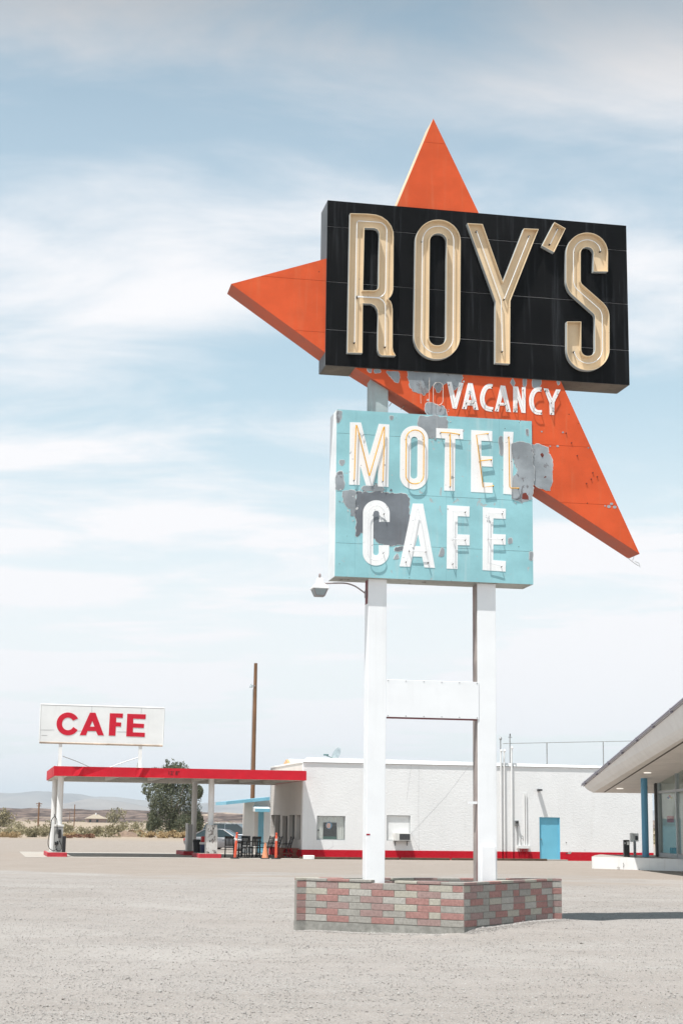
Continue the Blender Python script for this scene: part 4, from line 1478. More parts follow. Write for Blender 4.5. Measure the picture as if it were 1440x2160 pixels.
for i in range(6):
    u = bx0 + 0.17 + i * (bx1 - bx0 - 0.28) / 5
    MB().tube([(u, -0.08, -0.02), (u, -0.08, bz0 - 0.001)], 0.022, 8).build('conduit', 'base_red', trough, smooth=50)
mu, mz = fac(1088.5, 1736)
meter = MB().box(mu - 0.09, mu + 0.09, -0.08, 0.005, mz - 0.14, mz + 0.12).build('meter_box', 'metal_grey', cafe, bevel=0.01)
MB().lathe([(0.065, 0), (0.065, 0.07), (0.05, 0.09)], 0, 0, 12).build('meter_dial', 'metal_dark', meter, smooth=50).matrix_local = Matrix.Translation((mu, -0.08, mz + 0.04)) @ Matrix.Rotation(math.pi / 2, 4, 'X')
MB().tube([(mu + 0.03, -0.04, mz - 0.14), (mu + 0.03, -0.04, bz1)], 0.018, 8).build('conduit', 'metal_grey', meter)
hu, hz = fac(1097, 1768)
MB().tube(smooth_line([(hu, -0.05, bz1), (hu, -0.05, hz - 0.05), (hu + 0.06, -0.09, hz), (hu + 0.12, -0.05, hz + 0.08), (hu + 0.05, -0.03, hz + 0.1)], 4), 0.018, 8).build('conduit', 'metal_grey', cafe, smooth=50)
# loose wires stapled across the stucco
for pts in (((867, 1612), (857, 1688)), ((883, 1612), (882, 1700), (883, 1793)), ((989, 1615), (940, 1680), (866, 1759)), ((866, 1757), (884, 1793)), ((701, 1773), (703, 1785), (690, 1793))):
    MB().tube([(fac(x, y)[0], -0.002, fac(x, y)[1]) for x, y in pts], 0.0025, 5).build('wall_wire', 'metal_grey', cafe)
# holes knocked in the base and wall
for i, (x, y, r) in enumerate(((1200, 1799, 0.10), (1194, 1800, 0.05), (1193, 1777, 0.035), (1232, 1793, 0.02))):
    q = fac(x, y)
    pl = [(q[0] + r * math.cos(a), q[1] + r * 0.6 * math.sin(a)) for a in [j * 0.75 for j in range(8)]]
    MB().prism(ragged(pl, 0.02, 0.05, i * 2.3), -0.018, -0.0125).build('bare_patch', 'concrete_pad' if i == 0 else 'interior_dark', cafe)
# wire rail along the roof edge
for x, yt in ((1075, 1551), (1153, 1566), (1272, 1564)):
    q0, q1_ = BD.on_n(x, 1620, 0.6), BD.on_n(x, yt, 0.6)
    MB().tube([(q0[0], 0.6, ZR), (q0[0], 0.6, q1_[2])], 0.028, 8).build('rail_post', 'metal_grey', cafe)
qa, qb = BD.on_n(1060, 1568.5, 0.6), BD.on_n(1335, 1563, 0.6)
MB().tube([qa, qb], 0.016, 6).build('rail_wire', 'metal_grey', cafe)
qa = BD.on_n(1055, 1572, 0.4)
MB().tube([(qa[0], 0.4, ZR), (qa[0], 0.4, qa[2] + 0.25)], 0.03, 8).lathe([(0.05, qa[2] + 0.25), (0.075, qa[2] + 0.32), (0.03, qa[2] + 0.40)], qa[0], 0.4, 10).build('vent_pipe', 'metal_grey', cafe)
qa = BD.on_n(1075, 1553, 0.6)
MB().tube([(qa[0], 0.6, qa[2]), (qa[0], 0.6, qa[2] + 0.12)], 0.03, 8).tube([(qa[0] - 0.09, 0.6, qa[2] - 0.05), (qa[0] + 0.09, 0.6, qa[2] - 0.05)], 0.012, 6).build('insulator_head', 'metal_dark', cafe)

# store wing behind the canopy
wing = empty('store_wing', BD.W(-2.2, 11.5, 0), BD.yaw)
tag(wing, 'tan store wing with pale blue lean-to roof behind the canopy', 'building')
NW = 11.5
wl0 = BD.on_n(536, 1750, NW)[0] + 2.2
wl1 = BD.on_n(572, 1750, NW)[0] + 2.2
rz0 = BD.on_n(569, 1683, NW)[2]
MB().box(wl0, wl1 + 3, 0.0, 4.0, -0.2, rz0 - 0.1).build('wall', 'stucco_tan', wing)
r0, r1 = BD.on_n(477, 1690.5, NW - 0.5), BD.on_n(569, 1681, NW - 0.5)
MB().hexa([(r0[0] + 2.2, -0.5, r0[2] - 0.17), (r1[0] + 2.2, -0.5, r1[2] - 0.17), (r1[0] + 2.2, 3.5, r1[2] - 0.17), (r0[0] + 2.2, 3.5, r0[2] - 0.17),
           (r0[0] + 2.2, -0.5, r0[2]), (r1[0] + 2.2, -0.5, r1[2]), (r1[0] + 2.2, 3.5, r1[2]), (r0[0] + 2.2, 3.5, r0[2])]).build('roof', 'trim_blue', wing)
pa, pb = BD.on_n(545.5, 1711, NW - 0.05), BD.on_n(557, 1800, NW - 0.05)
shut = MB().box(pa[0] + 2.2, pb[0] + 2.2, -0.06, -0.005, 0.0, pa[2]).build('roller_door', 'trim_blue', wing)
nsl = 22
for i in range(nsl):
    z = pa[2] * i / nsl
    MB().box(pa[0] + 2.22, pb[0] + 2.18, -0.085, -0.0605, z + 0.012, z + pa[2] / nsl - 0.012).build('slat', 'trim_blue', shut)
pa, pb = BD.on_n(538, 1703, NW - 0.9), BD.on_n(570, 1712, NW - 0.9)
aw = MB().hexa([(pa[0] + 2.2, -0.9, pb[2]), (pb[0] + 2.2, -0.9, pb[2]), (pb[0] + 2.2, -0.005, pb[2]), (pa[0] + 2.2, -0.005, pb[2]),
                (pa[0] + 2.2, -0.9, pb[2] + 0.16), (pb[0] + 2.2, -0.9, pb[2] + 0.16), (pb[0] + 2.2, -0.005, pa[2] + 0.1), (pa[0] + 2.2, -0.005, pa[2] + 0.1)])
aw = aw.build('awning', 'trim_white', wing)
MB().box(pa[0] + 2.2, pb[0] + 2.2, -0.92, -0.902, pb[2] - 0.02, pb[2] + 0.16).build('awning_trim', 'trim_blue', aw)
pa, pb = BD.on_n(558, 1712, NW - 0.3), BD.on_n(567, 1800, NW - 0.3)
MB().box(pa[0] + 2.2, pb[0] + 2.2 + 0.5, -0.3, -0.004, -0.1, pa[2]).build('pier', 'trim_white', wing)

# window air conditioner
a0, a1 = BD.on_n(833, 1757, -0.35), BD.on_n(865.5, 1774, -0.35)
ac = empty('air_conditioner', BD.W(a0[0], -0.35, a1[2]), BD.yaw)
tag(ac, 'white window air conditioner with dark grille on two wall brackets', 'air conditioner')
AW, AH = a1[0] - a0[0], a0[2] - a1[2]
MB().box(0, AW, 0, 0.5, 0, AH).build('casing', 'appliance_white', ac, bevel=0.012)
gr = MB().box(AW * 0.28, AW * 0.96, -0.008, -0.001, AH * 0.14, AH * 0.90).build('grille', 'appliance_grille', ac)
for i in range(7):
    MB().box(AW * 0.29, AW * 0.95, -0.016, -0.0085, AH * (0.17 + 0.105 * i), AH * (0.21 + 0.105 * i)).build('louvre', 'appliance_grille', gr)
for u in (AW * 0.12, AW * 0.88):
    MB().tube([(u, 0.02, -0.012), (u, 0.33, -0.02), (u, 0.33, -0.22)], 0.016, 6).build('bracket', 'metal_dark', ac)
MB().box(-0.02, AW + 0.04, 0.0, 0.34, -0.012, -0.001).build('tray', 'metal_dark', ac)

# satellite dish on the roof edge
dq = BD.on_n(712, 1592, 1.0)
dish = empty('satellite_dish', BD.W(dq[0], 1.0, ZR - 0.12), BD.yaw)
tag(dish, 'small grey satellite dish on the cafe roof', 'satellite dish')
MB().tube([(0, 0, 0), (0, 0, 0.33), (-0.03, 0, 0.42)], 0.03, 8).build('mast', 'dish_arm', dish)
dm = MB()
seg = 20
for ri, (r, dpt) in enumerate(((0.0, 0.0), (0.12, 0.012), (0.24, 0.05), (0.33, 0.10))):
    for k in range(seg):
        t = 2 * math.pi * k / seg
        dm.v.append((r * math.cos(t) * 0.9, r * math.sin(t) * 1.08, dpt))
for ri in range(3):
    for k in range(seg):
        dm.f.append((ri * seg + k, ri * seg + (k + 1) % seg, (ri + 1) * seg + (k + 1) % seg, (ri + 1) * seg + k))
        dm.mi.append(0)
do = dm.build('reflector', 'dish_grey', dish, smooth=70)
dv = Vector((-0.82, -0.42, 0.42)).normalized()
do.matrix_local = Matrix.Translation((0.0, 0.0, 0.52)) @ dv.to_track_quat('Z', 'Y').to_matrix().to_4x4()
sm = do.modifiers.new('thickness', 'SOLIDIFY')
sm.thickness = 0.012
l0, l1 = BD.on_n(700, 1605, 1.0), BD.on_n(683, 1592, 1.0)
MB().tube([(0.0, 0.0, 0.30), (l1[0] - dq[0] + 0.12, 0, l1[2] - ZR + 0.08)], 0.02, 6).build('feed_arm', 'dish_arm', dish)
MB().box(l1[0] - dq[0] - 0.02, l1[0] - dq[0] + 0.22, -0.05, 0.05, l1[2] - ZR + 0.08, l1[2] - ZR + 0.15).build('feed_horn', 'dish_arm', dish, bevel=0.015)

# old railway ties lying along the wall
for k, (x0, x1, y, lab) in enumerate(((632, 762, 1812.5, 'long weathered railway tie under the curtained window'), (790, 842, 1813, 'railway tie end beside the left white sign post'),
                                      (845, 947, 1813.5, 'railway tie lying below the boarded window with air conditioner'), (952, 1001, 1814, 'railway tie end just left of the second sign post'),
                                      (1030, 1153, 1814.5, 'long railway tie in front of the service pipes and blue door'))):
    u0_, u1_ = BD.on_n(x0, y, -0.75)[0], BD.on_n(x1, y, -0.75)[0]
    tie = MB().box(0, u1_ - u0_, -0.11, 0.11, -0.08, 0.10).build('railway_tie', 'wood_tie', None, bevel=0.02, loc=BD.W(u0_, -0.75 + 0.05 * math.sin(k * 2), 0.0), rz=BD.yaw + 0.004 * (k - 2))
    tag(tie, lab, 'railway tie', 'railway ties along the wall')
u0_ = BD.on_n(651, 1814, -1.3)[0]
bk = MB().box(-0.24, 0.24, -0.15, 0.15, 0, 0.18).build('concrete_block', 'trim_white', None, bevel=0.02, loc=BD.W(u0_, -1.3, 0), rz=BD.yaw)
tag(bk, 'small pale concrete block against the long railway tie', 'block')

# ------------------------------------------------------------------ fuel canopy
can = empty('fuel_canopy', BD.W(-11.48, -1.0, 0), BD.yaw)
tag(can, 'flat filling station canopy with red fascia joined to the cafe', 'canopy')
CL, CN, CZ0, CZ1 = 11.42, 8.6, 3.55, 3.98
# front fascia: dented sheet
fa = MB()
us = [0, 0.8, 1.05, 1.3, 2.4, 3.6, 3.75, 3.95, 4.3, 5.4, 6.5, 8.0, 9.5, CL]
dent = {1.05: (0.05, 0.0), 1.3: (-0.01, 0.06), 3.75: (0.03, 0.0), 3.95: (-0.02, 0.09), 4.3: (0.0, 0.03)}
for i in range(len(us) - 1):
    a_, b_ = us[i], us[i + 1]
    da, db = dent.get(a_, (0, 0)), dent.get(b_, (0, 0))
    fa._add([(a_, da[1], CZ0 + da[0] * 0.3), (b_, db[1], CZ0 + db[0] * 0.3), (b_, db[0], CZ1), (a_, da[0], CZ1)], [(0, 1, 2, 3)])
fa._add([(0, 0.0, CZ1), (CL, 0.0, CZ1), (CL, 0.03, CZ1), (0, 0.03, CZ1)], [(0, 1, 2, 3)])
fa._add([(0, 0.03, CZ1), (CL, 0.03, CZ1), (CL, 0.14, CZ0 + 0.005), (0, 0.14, CZ0 + 0.005)], [(3, 2, 1, 0)])
fa._add([(0, 0.0, CZ0), (CL, 0.0, CZ0), (CL, 0.14, CZ0 + 0.002), (0, 0.14, CZ0 + 0.002)], [(3, 2, 1, 0)])
fascia = fa.build('fascia', 'canopy_red', can)
MB().box(-0.02, 0.03, 0.005, CN, CZ0 - 0.005, CZ1 + 0.005).build('fascia', 'canopy_red', can)
MB().box(CL - 0.03, CL + 0.02, 0.005, CN, CZ0 - 0.005, CZ1 - 0.02).build('fascia', 'canopy_red', can)
MB().box(0.03, CL - 0.03, CN - 0.03, CN, CZ0, CZ1).build('fascia', 'canopy_red', can)
MB().box(0.03, CL - 0.03, 0.145, CN - 0.03, CZ0 + 0.22, CZ1 - 0.03).build('deck', 'canopy_soffit', can)
MB().box(0.035, CL - 0.035, 0.15, 0.62, CZ0 + 0.005, CZ0 + 0.219).build('edge_soffit', 'canopy_soffit', can)
MB().box(0.035, CL - 0.035, CN - 0.6, CN - 0.035, CZ0 - 0.05, CZ0 + 0.218).build('beam', 'canopy_beam', can)
MB().box(0.035, 0.62, 0.63, CN - 0.61, CZ0 + 0.004, CZ0 + 0.218).build('edge_soffit', 'canopy_soffit', can)
MB().box(CL - 0.7, CL - 0.035, 0.63, CN - 0.61, CZ0 + 0.004, CZ0 + 0.218).build('edge_soffit', 'canopy_soffit', can)
for u in (2.9, 5.0, 7.2, 8.4, 9.6):
    MB().box(u - 0.09, u + 0.09, 0.63, CN - 0.61, CZ0 + 0.02, CZ0 + 0.219).build('beam', 'canopy_beam', can)
MB().box(0.63, CL - 0.71, 1.1, 1.3, CZ0 + 0.03, CZ0 + 0.217).build('light_trough', 'shadow_gap', can)
CU_, CNN = (0.36, 7.23), (1.2, 7.4)
for u in CU_:
    for n in CNN:
        MB().tube([(u, n, 0.0), (u, n, CZ0 + 0.10)], 0.135, 18).build('column', 'column_white', can, smooth=50)


def text_mesh(name, body, size, mat, parent, loc, rot):
    cu = bpy.data.curves.new(name, 'FONT')
    cu.body = body
    cu.size = size
    cu.extrude = 0.002
    cu.materials.append(MATS[mat])
    tmp = bpy.data.objects.new(name, cu)
    COL.objects.link(tmp)
    bpy.context.view_layer.update()
    me_ = bpy.data.meshes.new_from_object(tmp.evaluated_get(bpy.context.evaluated_depsgraph_get()))
    bpy.data.objects.remove(tmp)
    o = bpy.data.objects.new(name, me_)
    COL.objects.link(o)
    o.parent = parent
    o.location = loc
    o.rotation_euler = rot
    return o


t0 = BD.on_n(354, 1634, -1.0)
text_mesh('clearance_lettering', "12' 8\"", 0.235, 'letter_black', can, (t0[0] + 11.48, -0.006, t0[2]), (math.pi / 2, 0, 0))

# CAFE board standing on the canopy
csg = empty('cafe_roof_sign', BD.W(-9.4, -0.2, CZ1), BD.yaw)
tag(csg, 'white board with red CAFE lettering standing on the fuel canopy', 'sign')
NS = -0.2


def csp(x, y):
    q = BD.on_n(x, y, NS)
    return (q[0] + 9.4, q[2] - CZ1)


kc = crop(70, 1470, 1440 / 290)
quad = [csp(*kc(*p)) for p in ((92, 84), (1368, 122), (1352, 505), (78, 468))]
bd = MB().prism(quad, 0.0, 0.16).build('board', 'trim_white', csg)
fr_pts = [csp(*kc(*p)) for p in ((84, 78), (1375, 118), (1357, 512), (68, 476))]
for i in range(4):
    a_, b_ = fr_pts[i], fr_pts[(i + 1) % 4]
    MB().tube([(a_[0], 0.02, a_[1]), (b_[0], 0.02, b_[1])], 0.035 if i != 2 else 0.05, 6).build('frame', 'rust_edge' if i == 2 else 'trim_white', csg)
Cc = (367, 283)
arc_o = [(Cc[0] + 120 * math.cos(math.radians(a)), Cc[1] + 120 * math.sin(math.radians(a))) for a in range(-28, -333, -10)]
arc_i = [(Cc[0] + 62 * math.cos(math.radians(a)), Cc[1] + 66 * math.sin(math.radians(a))) for a in range(-332, -27, 10)]
red_letters = [
    (arc_o + arc_i, []),
    ([(597, 165), (655, 166), (743, 404), (680, 402), (660, 358), (572, 356), (555, 402), (490, 401)], [[(622, 252), (645, 312), (596, 311)]]),
    ([(805, 171), (943, 174), (940, 221), (872, 216), (870, 266), (924, 268), (921, 312), (868, 309), (863, 407), (793, 405)], []),
    ([(988, 177), (1182, 183), (1178, 233), (1050, 228), (1049, 277), (1163, 283), (1160, 326), (1047, 322), (1046, 371), (1172, 376), (1169, 420), (976, 413)], [])]
for o_, hs in red_letters:
    MB().prism([csp(*kc(*p)) for p in o_], -0.012, 0.001, [[csp(*kc(*p)) for p in h] for h in hs]).build('letter', 'letter_red', csg)
for (x0, y0), (x1, y1) in (((82, 346), (222, 346)), ((470, 357), (700, 357)), ((880, 366), (1000, 369)), ((88, 402), (150, 403)), ((618, 88), (617, 165)), ((1136, 110), (1133, 175))):
    a_, b_ = csp(*kc(x0, y0)), csp(*kc(x1, y1))
    MB().tube([(a_[0], -0.0, a_[1]), (b_[0], -0.0, b_[1])], 0.007, 4).build('board_joint', 'wire_grey', csg)
for x in (128.5, 297):
    p_ = csp(x, 1570)
    MB().box(p_[0] - 0.075, p_[0] + 0.075, 0.02, 0.14, -0.05, p_[1] + 0.12).build('leg', 'column_white', csg)
    MB().tube([(p_[0] - 0.02, 0.12, 0.35), (p_[0] - 0.02, 1.3, 0.0)], 0.05, 6).build('strut', 'column_white', csg)
for (x0, y0), (x1, y1) in (((133, 1595), (192, 1615)), ((292, 1598), (230, 1616))):
    a_, b_ = csp(x0, y0), csp(x1, y1)
    MB().tube([(a_[0], 0.02, a_[1]), ((a_[0] + b_[0]) / 2, 0.02, (a_[1] + b_[1]) / 2 - 0.02), (b_[0], 0.02, -0.01)], 0.018, 6).build('stay_rod', 'metal_grey', csg)

# forecourt slab
slab = empty('forecourt', BD.W(-12.6, -1.8, 0), BD.yaw)
tag(slab, kind='structure')
for i in range(4):
    for j in range(3):
        MB().box(i * 3.2 + 0.006, (i + 1) * 3.2 - 0.006, j * 4.2 + 0.006, (j + 1) * 4.2 - 0.006, -0.06, 0.012 + 0.002 * ((i + j) % 2)).build('paving_slab', 'concrete_pad', slab)

# ------------------------------------------------------------------ motel office on the right
def at_x(x, y, X):
    d = ray(x, y)
    return CAM + d * (X / d[0])


OX = 10.63
off = empty('motel_office', (OX, 72.0, 0))
tag(off, 'motel office with a tilted overhanging roof and glass front', 'building')
E1, E2 = at_depth(1228, 1656, 72.0), at_x(1440, 1478, OX)
L1, L2 = at_depth(1250, 1672, 71.6), at_x(1440, 1556, 11.12)
YN = 40.0


def along(P, Q, Y):
    return P + (Q - P) * (Y - P[1]) / (Q[1] - P[1])


def ol(x, y, z):
    return (float(x) - OX, float(y) - 72.0, float(z))


E3, L3 = along(E1, E2, YN), along(L1, L2, YN)
XR = 22.0
slope_t = 0.012
body = MB()
ring_far = [ol(E1[0], 72.0, E1[2]), ol(L1[0] - 0.20, 71.85, L1[2] + 0.12), ol(L1[0], 71.6, L1[2]), ol(XR, 71.6, L1[2]), ol(XR, 72.0, E1[2] + 0.1)]
ring_near = [ol(E3[0], YN, E3[2]), ol(L3[0] - 0.14, YN, L3[2] + 0.12), ol(L3[0], YN, L3[2]), ol(XR, YN, L3[2]), ol(XR, YN, E3[2] + 0.1)]
o_ = len(body.v)
body._add(ring_far + ring_near, [(0, 1, 6, 5), (1, 2, 7, 6), (3, 4, 9, 8), (4, 0, 5, 9), (4, 3, 2, 1, 0), (5, 6, 7, 8, 9)], 0)
body._add([ring_far[2], ring_far[3], ring_near[3], ring_near[2]], [(0, 1, 2, 3)], 1)
rf = body.build('roof', ['office_fascia', 'office_soffit'], off)
for dx, dz, r in ((-0.03, 0.035, 0.035), (-0.055, -0.035, 0.022), (0.02, -0.06, 0.012)):
    MB().tube([ol(E1[0] + dx, 72.0, E1[2] + dz), ol(E3[0] + dx, YN, E3[2] + dz)], r, 8).build('gutter', 'gutter_grey', rf, smooth=50)
for i in range(9):
    P = along(E1, E2, 71.0 - i * 3.1)
    MB().box(*sorted((P[0] - OX - 0.09, P[0] - OX + 0.01)), P[1] - 72.03, P[1] - 71.97, P[2] - 0.09, P[2] + 0.05).build('gutter_strap', 'gutter_grey', rf)
G1, G2 = at_x(1273, 1662.3, 11.45), at_x(1440, 1562.5, 11.20)
zf = lambda Y: along(L1, L2, Y)[2]
gv = MB()
ya, yb = G1[1], YN + 1
gv._add([ol(11.42, ya, zf(ya) - 0.004), ol(11.49, ya, zf(ya) - 0.004), ol(11.30, yb, zf(yb) - 0.004), ol(11.19, yb, zf(yb) - 0.004)], [(0, 1, 2, 3)])
gv.build('soffit_slot', 'soffit_line', rf)
for x, y in ((1306.5, 1662.8), (1364.5, 1629.5)):
    d = ray(x, y)
    # meet the sloping soffit
    lo, hi = 40.0, 75.0
    for _ in range(40):
        m_ = (lo + hi) / 2
        P = CAM + d * (m_ / d[1])
        if P[2] < zf(m_):
            lo = m_
        else:
            hi = m_
    P = CAM + d * (lo / d[1])
    dl = MB().lathe([(0.13, -0.03), (0.15, -0.012), (0.12, 0.03)], 0, 0, 14).build('downlight', 'bulb_lit', rf, smooth=50)
    dl.location = ol(P[0], P[1], zf(P[1]) + 0.0)
cbx, cby = 12.12, 65.6
col = MB().lathe([(0.134, 0.46), (0.134, zf(cby) + 0.02)], cbx - OX, cby - 72.0, 20).build('column', 'column_blue', off, smooth=50)
# glass front
GX = 13.02
ys_m = [at_x(x, 1750, GX)[1] for x in (1389.5, 1428.5)]
ys_m += [ys_m[1] - 3.6, ys_m[1] - 7.2, ys_m[1] - 10.8]
for k, y in enumerate(ys_m):
    MB().box(GX - OX - 0.06, GX - OX + 0.10, y - 72 - 0.06, y - 72 + 0.06, 0.46, zf(y) + 0.02).build('mullion', 'frame_grey', off)
ZTR = 3.02
for k in range(4):
    y0, y1 = ys_m[k + 1] + 0.06, ys_m[k] - 0.06
    for z0, z1 in ((0.46, 0.62), (ZTR - 0.05, ZTR + 0.05)):
        MB().box(GX - OX - 0.05, GX - OX + 0.08, y0 - 72, y1 - 72, z0, z1).build('rail', 'frame_grey', off)
    MB().box(GX - OX - 0.004, GX - OX + 0.004, y0 - 72, y1 - 72, 0.62, ZTR - 0.05).build('pane', 'office_glass', off)
    MB().hexa([(GX - OX - 0.004, y0 - 72, ZTR + 0.05), (GX - OX + 0.004, y0 - 72, ZTR + 0.05), (GX - OX + 0.004, y1 - 72, ZTR + 0.05), (GX - OX - 0.004, y1 - 72, ZTR + 0.05),
               (GX - OX - 0.004, y0 - 72, zf(y0)), (GX - OX + 0.004, y0 - 72, zf(y0)), (GX - OX + 0.004, y1 - 72, zf(y1)), (GX - OX - 0.004, y1 - 72, zf(y1))]).build('pane', 'office_glass', off)
yw = ys_m[0] - 72 + 0.08
MB().box(GX - OX - 0.13, GX - OX - 0.062, yw - 0.10, yw + 0.2, 0.46, zf(yw + 72) + 0.02).build('end_wall', 'interior_dark', off)  # near-black strip: darkness of the gap beside the cafe put into its colour
bw = MB().box(GX - OX + 0.11, XR - OX, yw, yw + 0.15, 0.46, zf(yw + 72) + 0.02).build('back_wall', 'interior_pale', off)
def on_back(x, y):
    P = at_depth(x, y, yw + 72 - 0.02)
    return float(P[0]) - OX, float(P[2])
s_ = 0.115
cx0, cz0 = on_back(1411.5, 1682.5)
for (dx_, dz, m) in ((0, s_ * 0.5, 'diamond_red'), (-s_ * 0.5, 0, 'diamond_blue'), (s_ * 0.5, 0, 'diamond_yellow'), (0, -s_ * 0.5, 'bulb_white')):
    h_ = s_ * 0.49
    MB().prism([(cx0 + dx_ - h_, cz0 + dz), (cx0 + dx_, cz0 + dz - h_), (cx0 + dx_ + h_, cz0 + dz), (cx0 + dx_, cz0 + dz + h_)], yw - 0.012, yw - 0.002).build('hazard_square', m, bw)
cx0, cz0 = on_back(1413, 1728)
nt = MB().box(cx0 - 0.14, cx0 + 0.14, yw - 0.012, yw - 0.002, cz0 - 0.13, cz0 + 0.13).build('notice', 'notice_pink', bw)
for i in range(4):
    w_ = (0.10, 0.085, 0.105, 0.07)[i]
    MB().box(cx0 - w_, cx0 + w_, yw - 0.015, yw - 0.0125, cz0 + 0.075 - i * 0.055, cz0 + 0.10 - i * 0.055).build('notice_line', 'diamond_red', bw)
P = at_depth(1421, 1800, yw + 72 - 0.5)
bx_ = MB().box(-0.14, 0.14, -0.2, 0.2, 0, 0.36).build('storage_box', 'interior_dark', None, bevel=0.02, loc=(float(P[0]), float(P[1]), 0.465))
tag(bx_, 'dark box standing behind the office glass', 'box')

# raised kerb and terrace
kb = MB()
kf = [(10.02, 65.75), (10.06, 65.60), (13.04, 63.0), (20.0, 57.0), (20.0, 71.2), (11.2, 71.2), (10.55, 68.5)]
kb.v = [(x, y, -0.1) for x, y in kf] + [(x, y, 0.455) for x, y in kf]
n_ = len(kf)
kb.f = [tuple(reversed(range(n_)))] + [(i, (i + 1) % n_, n_ + (i + 1) % n_, n_ + i) for i in range(n_)]
kb.mi = [0] * len(kb.f)
kb._add([(x, y, 0.455) for x, y in kf], [tuple(range(n_))], 1)
ko = kb.build('kerb', ['kerb_white', 'floor_concrete'], None, bevel=0.03)
tag(ko, 'white painted raised kerb in front of the office', 'kerb', kind='structure')
for (x0, y0), (x1, y1), (x2, y2) in (((1318, 1831), (1319.5, 1826), (1318.2, 1821)), ((1305, 1832), (1308, 1831), (1311, 1832))):
    pts = []
    for x, y in ((x0, y0), (x1, y1), (x2, y2)):
        t_ = (x - 1252) / 188.0
        A_, B_ = np.array([10.02, 65.62, 0]), np.array([13.04, 63.0, 0])
        P = A_ + (B_ - A_) * t_
        z = 0.455 * (1836 - y) / 27.0
        pts.append((P[0] - 0.01, P[1] - 0.012, max(z, 0.02)))
    MB().tube(pts, 0.009, 5).build('crack', 'soffit_line', ko)

wb = empty('waste_bin', (11.42, 65.9, 0.455))
tag(wb, 'slim black waste bin with stickers against the white wall by the blue column', 'bin')
MB().box(-0.11, 0.11, -0.11, 0.11, 0, 0.62).build('body', 'plastic_black', wb, bevel=0.01)
MB().box(-0.115, 0.115, -0.115, 0.115, 0.622, 0.66).build('lid', 'plastic_black', wb, bevel=0.008)
MB().box(0.0, 0.09, -0.116, -0.111, 0.47, 0.60).build('sticker', 'appliance_white', wb)
MB().box(-0.09, -0.06, -0.116, -0.111, 0.50, 0.57).build('sticker', 'appliance_white', wb)
ph = empty('pay_phone', (11.83, 66.4, 0.455))
tag(ph, 'grey pay phone box on a short post half behind the blue column', 'pay phone')
MB().box(-0.04, 0.06, -0.04, 0.04, 0, 0.62).build('post', 'metal_grey', ph)
MB().box(-0.17, -0.03, -0.10, 0.10, 0.58, 0.93).build('housing', 'appliance_white', ph, bevel=0.01)
MB().box(-0.02, 0.16, -0.07, 0.07, 0.60, 0.92).build('hood', 'appliance_white', ph, bevel=0.01)
MB().box(0.02, 0.13, -0.076, -0.071, 0.66, 0.82).build('keypad', 'metal_dark', ph)

# ------------------------------------------------------------------ pump islands and pumps
def island(u0, u1, n0, n1, label):
    e = empty('pump_island', BD.W(u0, n0, 0), BD.yaw)
    tag(e, label, 'pump island', 'pump islands under the canopy')
    W_, L_ = u1 - u0, n1 - n0
    b = MB().prism([(0, 0), (W_, 0), (W_, 0.2), (0, 0.2)], 0.0, L_)
    b.build('plinth', 'island_red', e, bevel=0.03)
    MB().box(0.06, W_ - 0.06, 0.06, L_ - 0.06, 0.2, 0.206).build('top', 'floor_concrete', e)
    return e


ul = BD.on_n(120, 1808, -0.9)[0]
island(ul - 0.42, ul + 0.46, -0.9, 3.4, 'red pump island at the outer end of the canopy, under the lone hosed pump')
ur_ = BD.on_n(443, 1808, -0.9)[0]
island(ur_ - 0.5, ur_ + 0.52, -0.9, 1.7, 'red pump island nearest the camera under the scuffed white pump')
ub = BD.on_n(398, 1802, 5.0)[0]
island(ub - 0.25, ub + 0.42, 5.0, 8.2, 'small red pump island at the back of the canopy by the trash can')


def pump(name, u, n, z, w, d, h, mat, label, spots=(), white_side=False):
    e = empty('fuel_pump', BD.W(u, n, z), BD.yaw)
    tag(e, label, 'fuel pump', 'fuel pumps')
    pr = [(-w / 2, 0), (w / 2, 0), (w / 2, h * 0.55), (w / 2 * 0.92, h * 0.80), (w / 2 * 0.84, h), (-w / 2 * 0.84, h), (-w / 2 * 0.92, h * 0.80), (-w / 2, h * 0.55)]
    if name == 'square':
        pr = [(-w / 2, 0), (w / 2 * 0.97, 0), (w / 2 * 0.97, h * 0.86), (-w / 2, h * 0.86)]
    MB().prism(pr, -d / 2, d / 2).build('cabinet', mat, e, bevel=0.012)
    if name == 'square':
        MB().box(-w / 2 - 0.02, w / 2 + 0.02, -d / 2 - 0.02, d / 2 + 0.02, h * 0.86 + 0.002, h * 0.93).build('top', 'appliance_white', e, bevel=0.01)
    if white_side:
        MB().box(-w / 2 - 0.10, -w / 2 - 0.004, -d / 2 + 0.04, d / 2, 0.0, h * 1.05).build('side_panel', 'column_white', e, bevel=0.01)
    for (fx, fz, r) in spots:
        MB().lathe([(r, -0.006), (r, 0.006)], 0, 0, 10).build('bolt_hole', 'plastic_black', e).matrix_local = Matrix.Translation((fx * w / 2, -d / 2 - 0.004, fz * h)) @ Matrix.Rotation(math.pi / 2, 4, 'X')
    return e


pz = 0.206
pu_ = BD.on_n(123.5, 1780, -0.25)[0]
pL = pump('square', pu_, -0.05, pz, 0.40, 0.42, 1.30, 'pump_grey', 'grey fuel pump with looping black hoses at the outer end of the canopy', (), True)
MB().box(-0.02, 0.10, -0.29, -0.215, 0.62, 1.0).build('nozzle_boot', 'plastic_black', pL, bevel=0.01)
kh = crop(80, 1700, 12)


def hp(x, y):
    q = BD.on_n(*kh(x, y), -0.40)
    return (q[0] - pu_, -0.35, q[2] - pz)


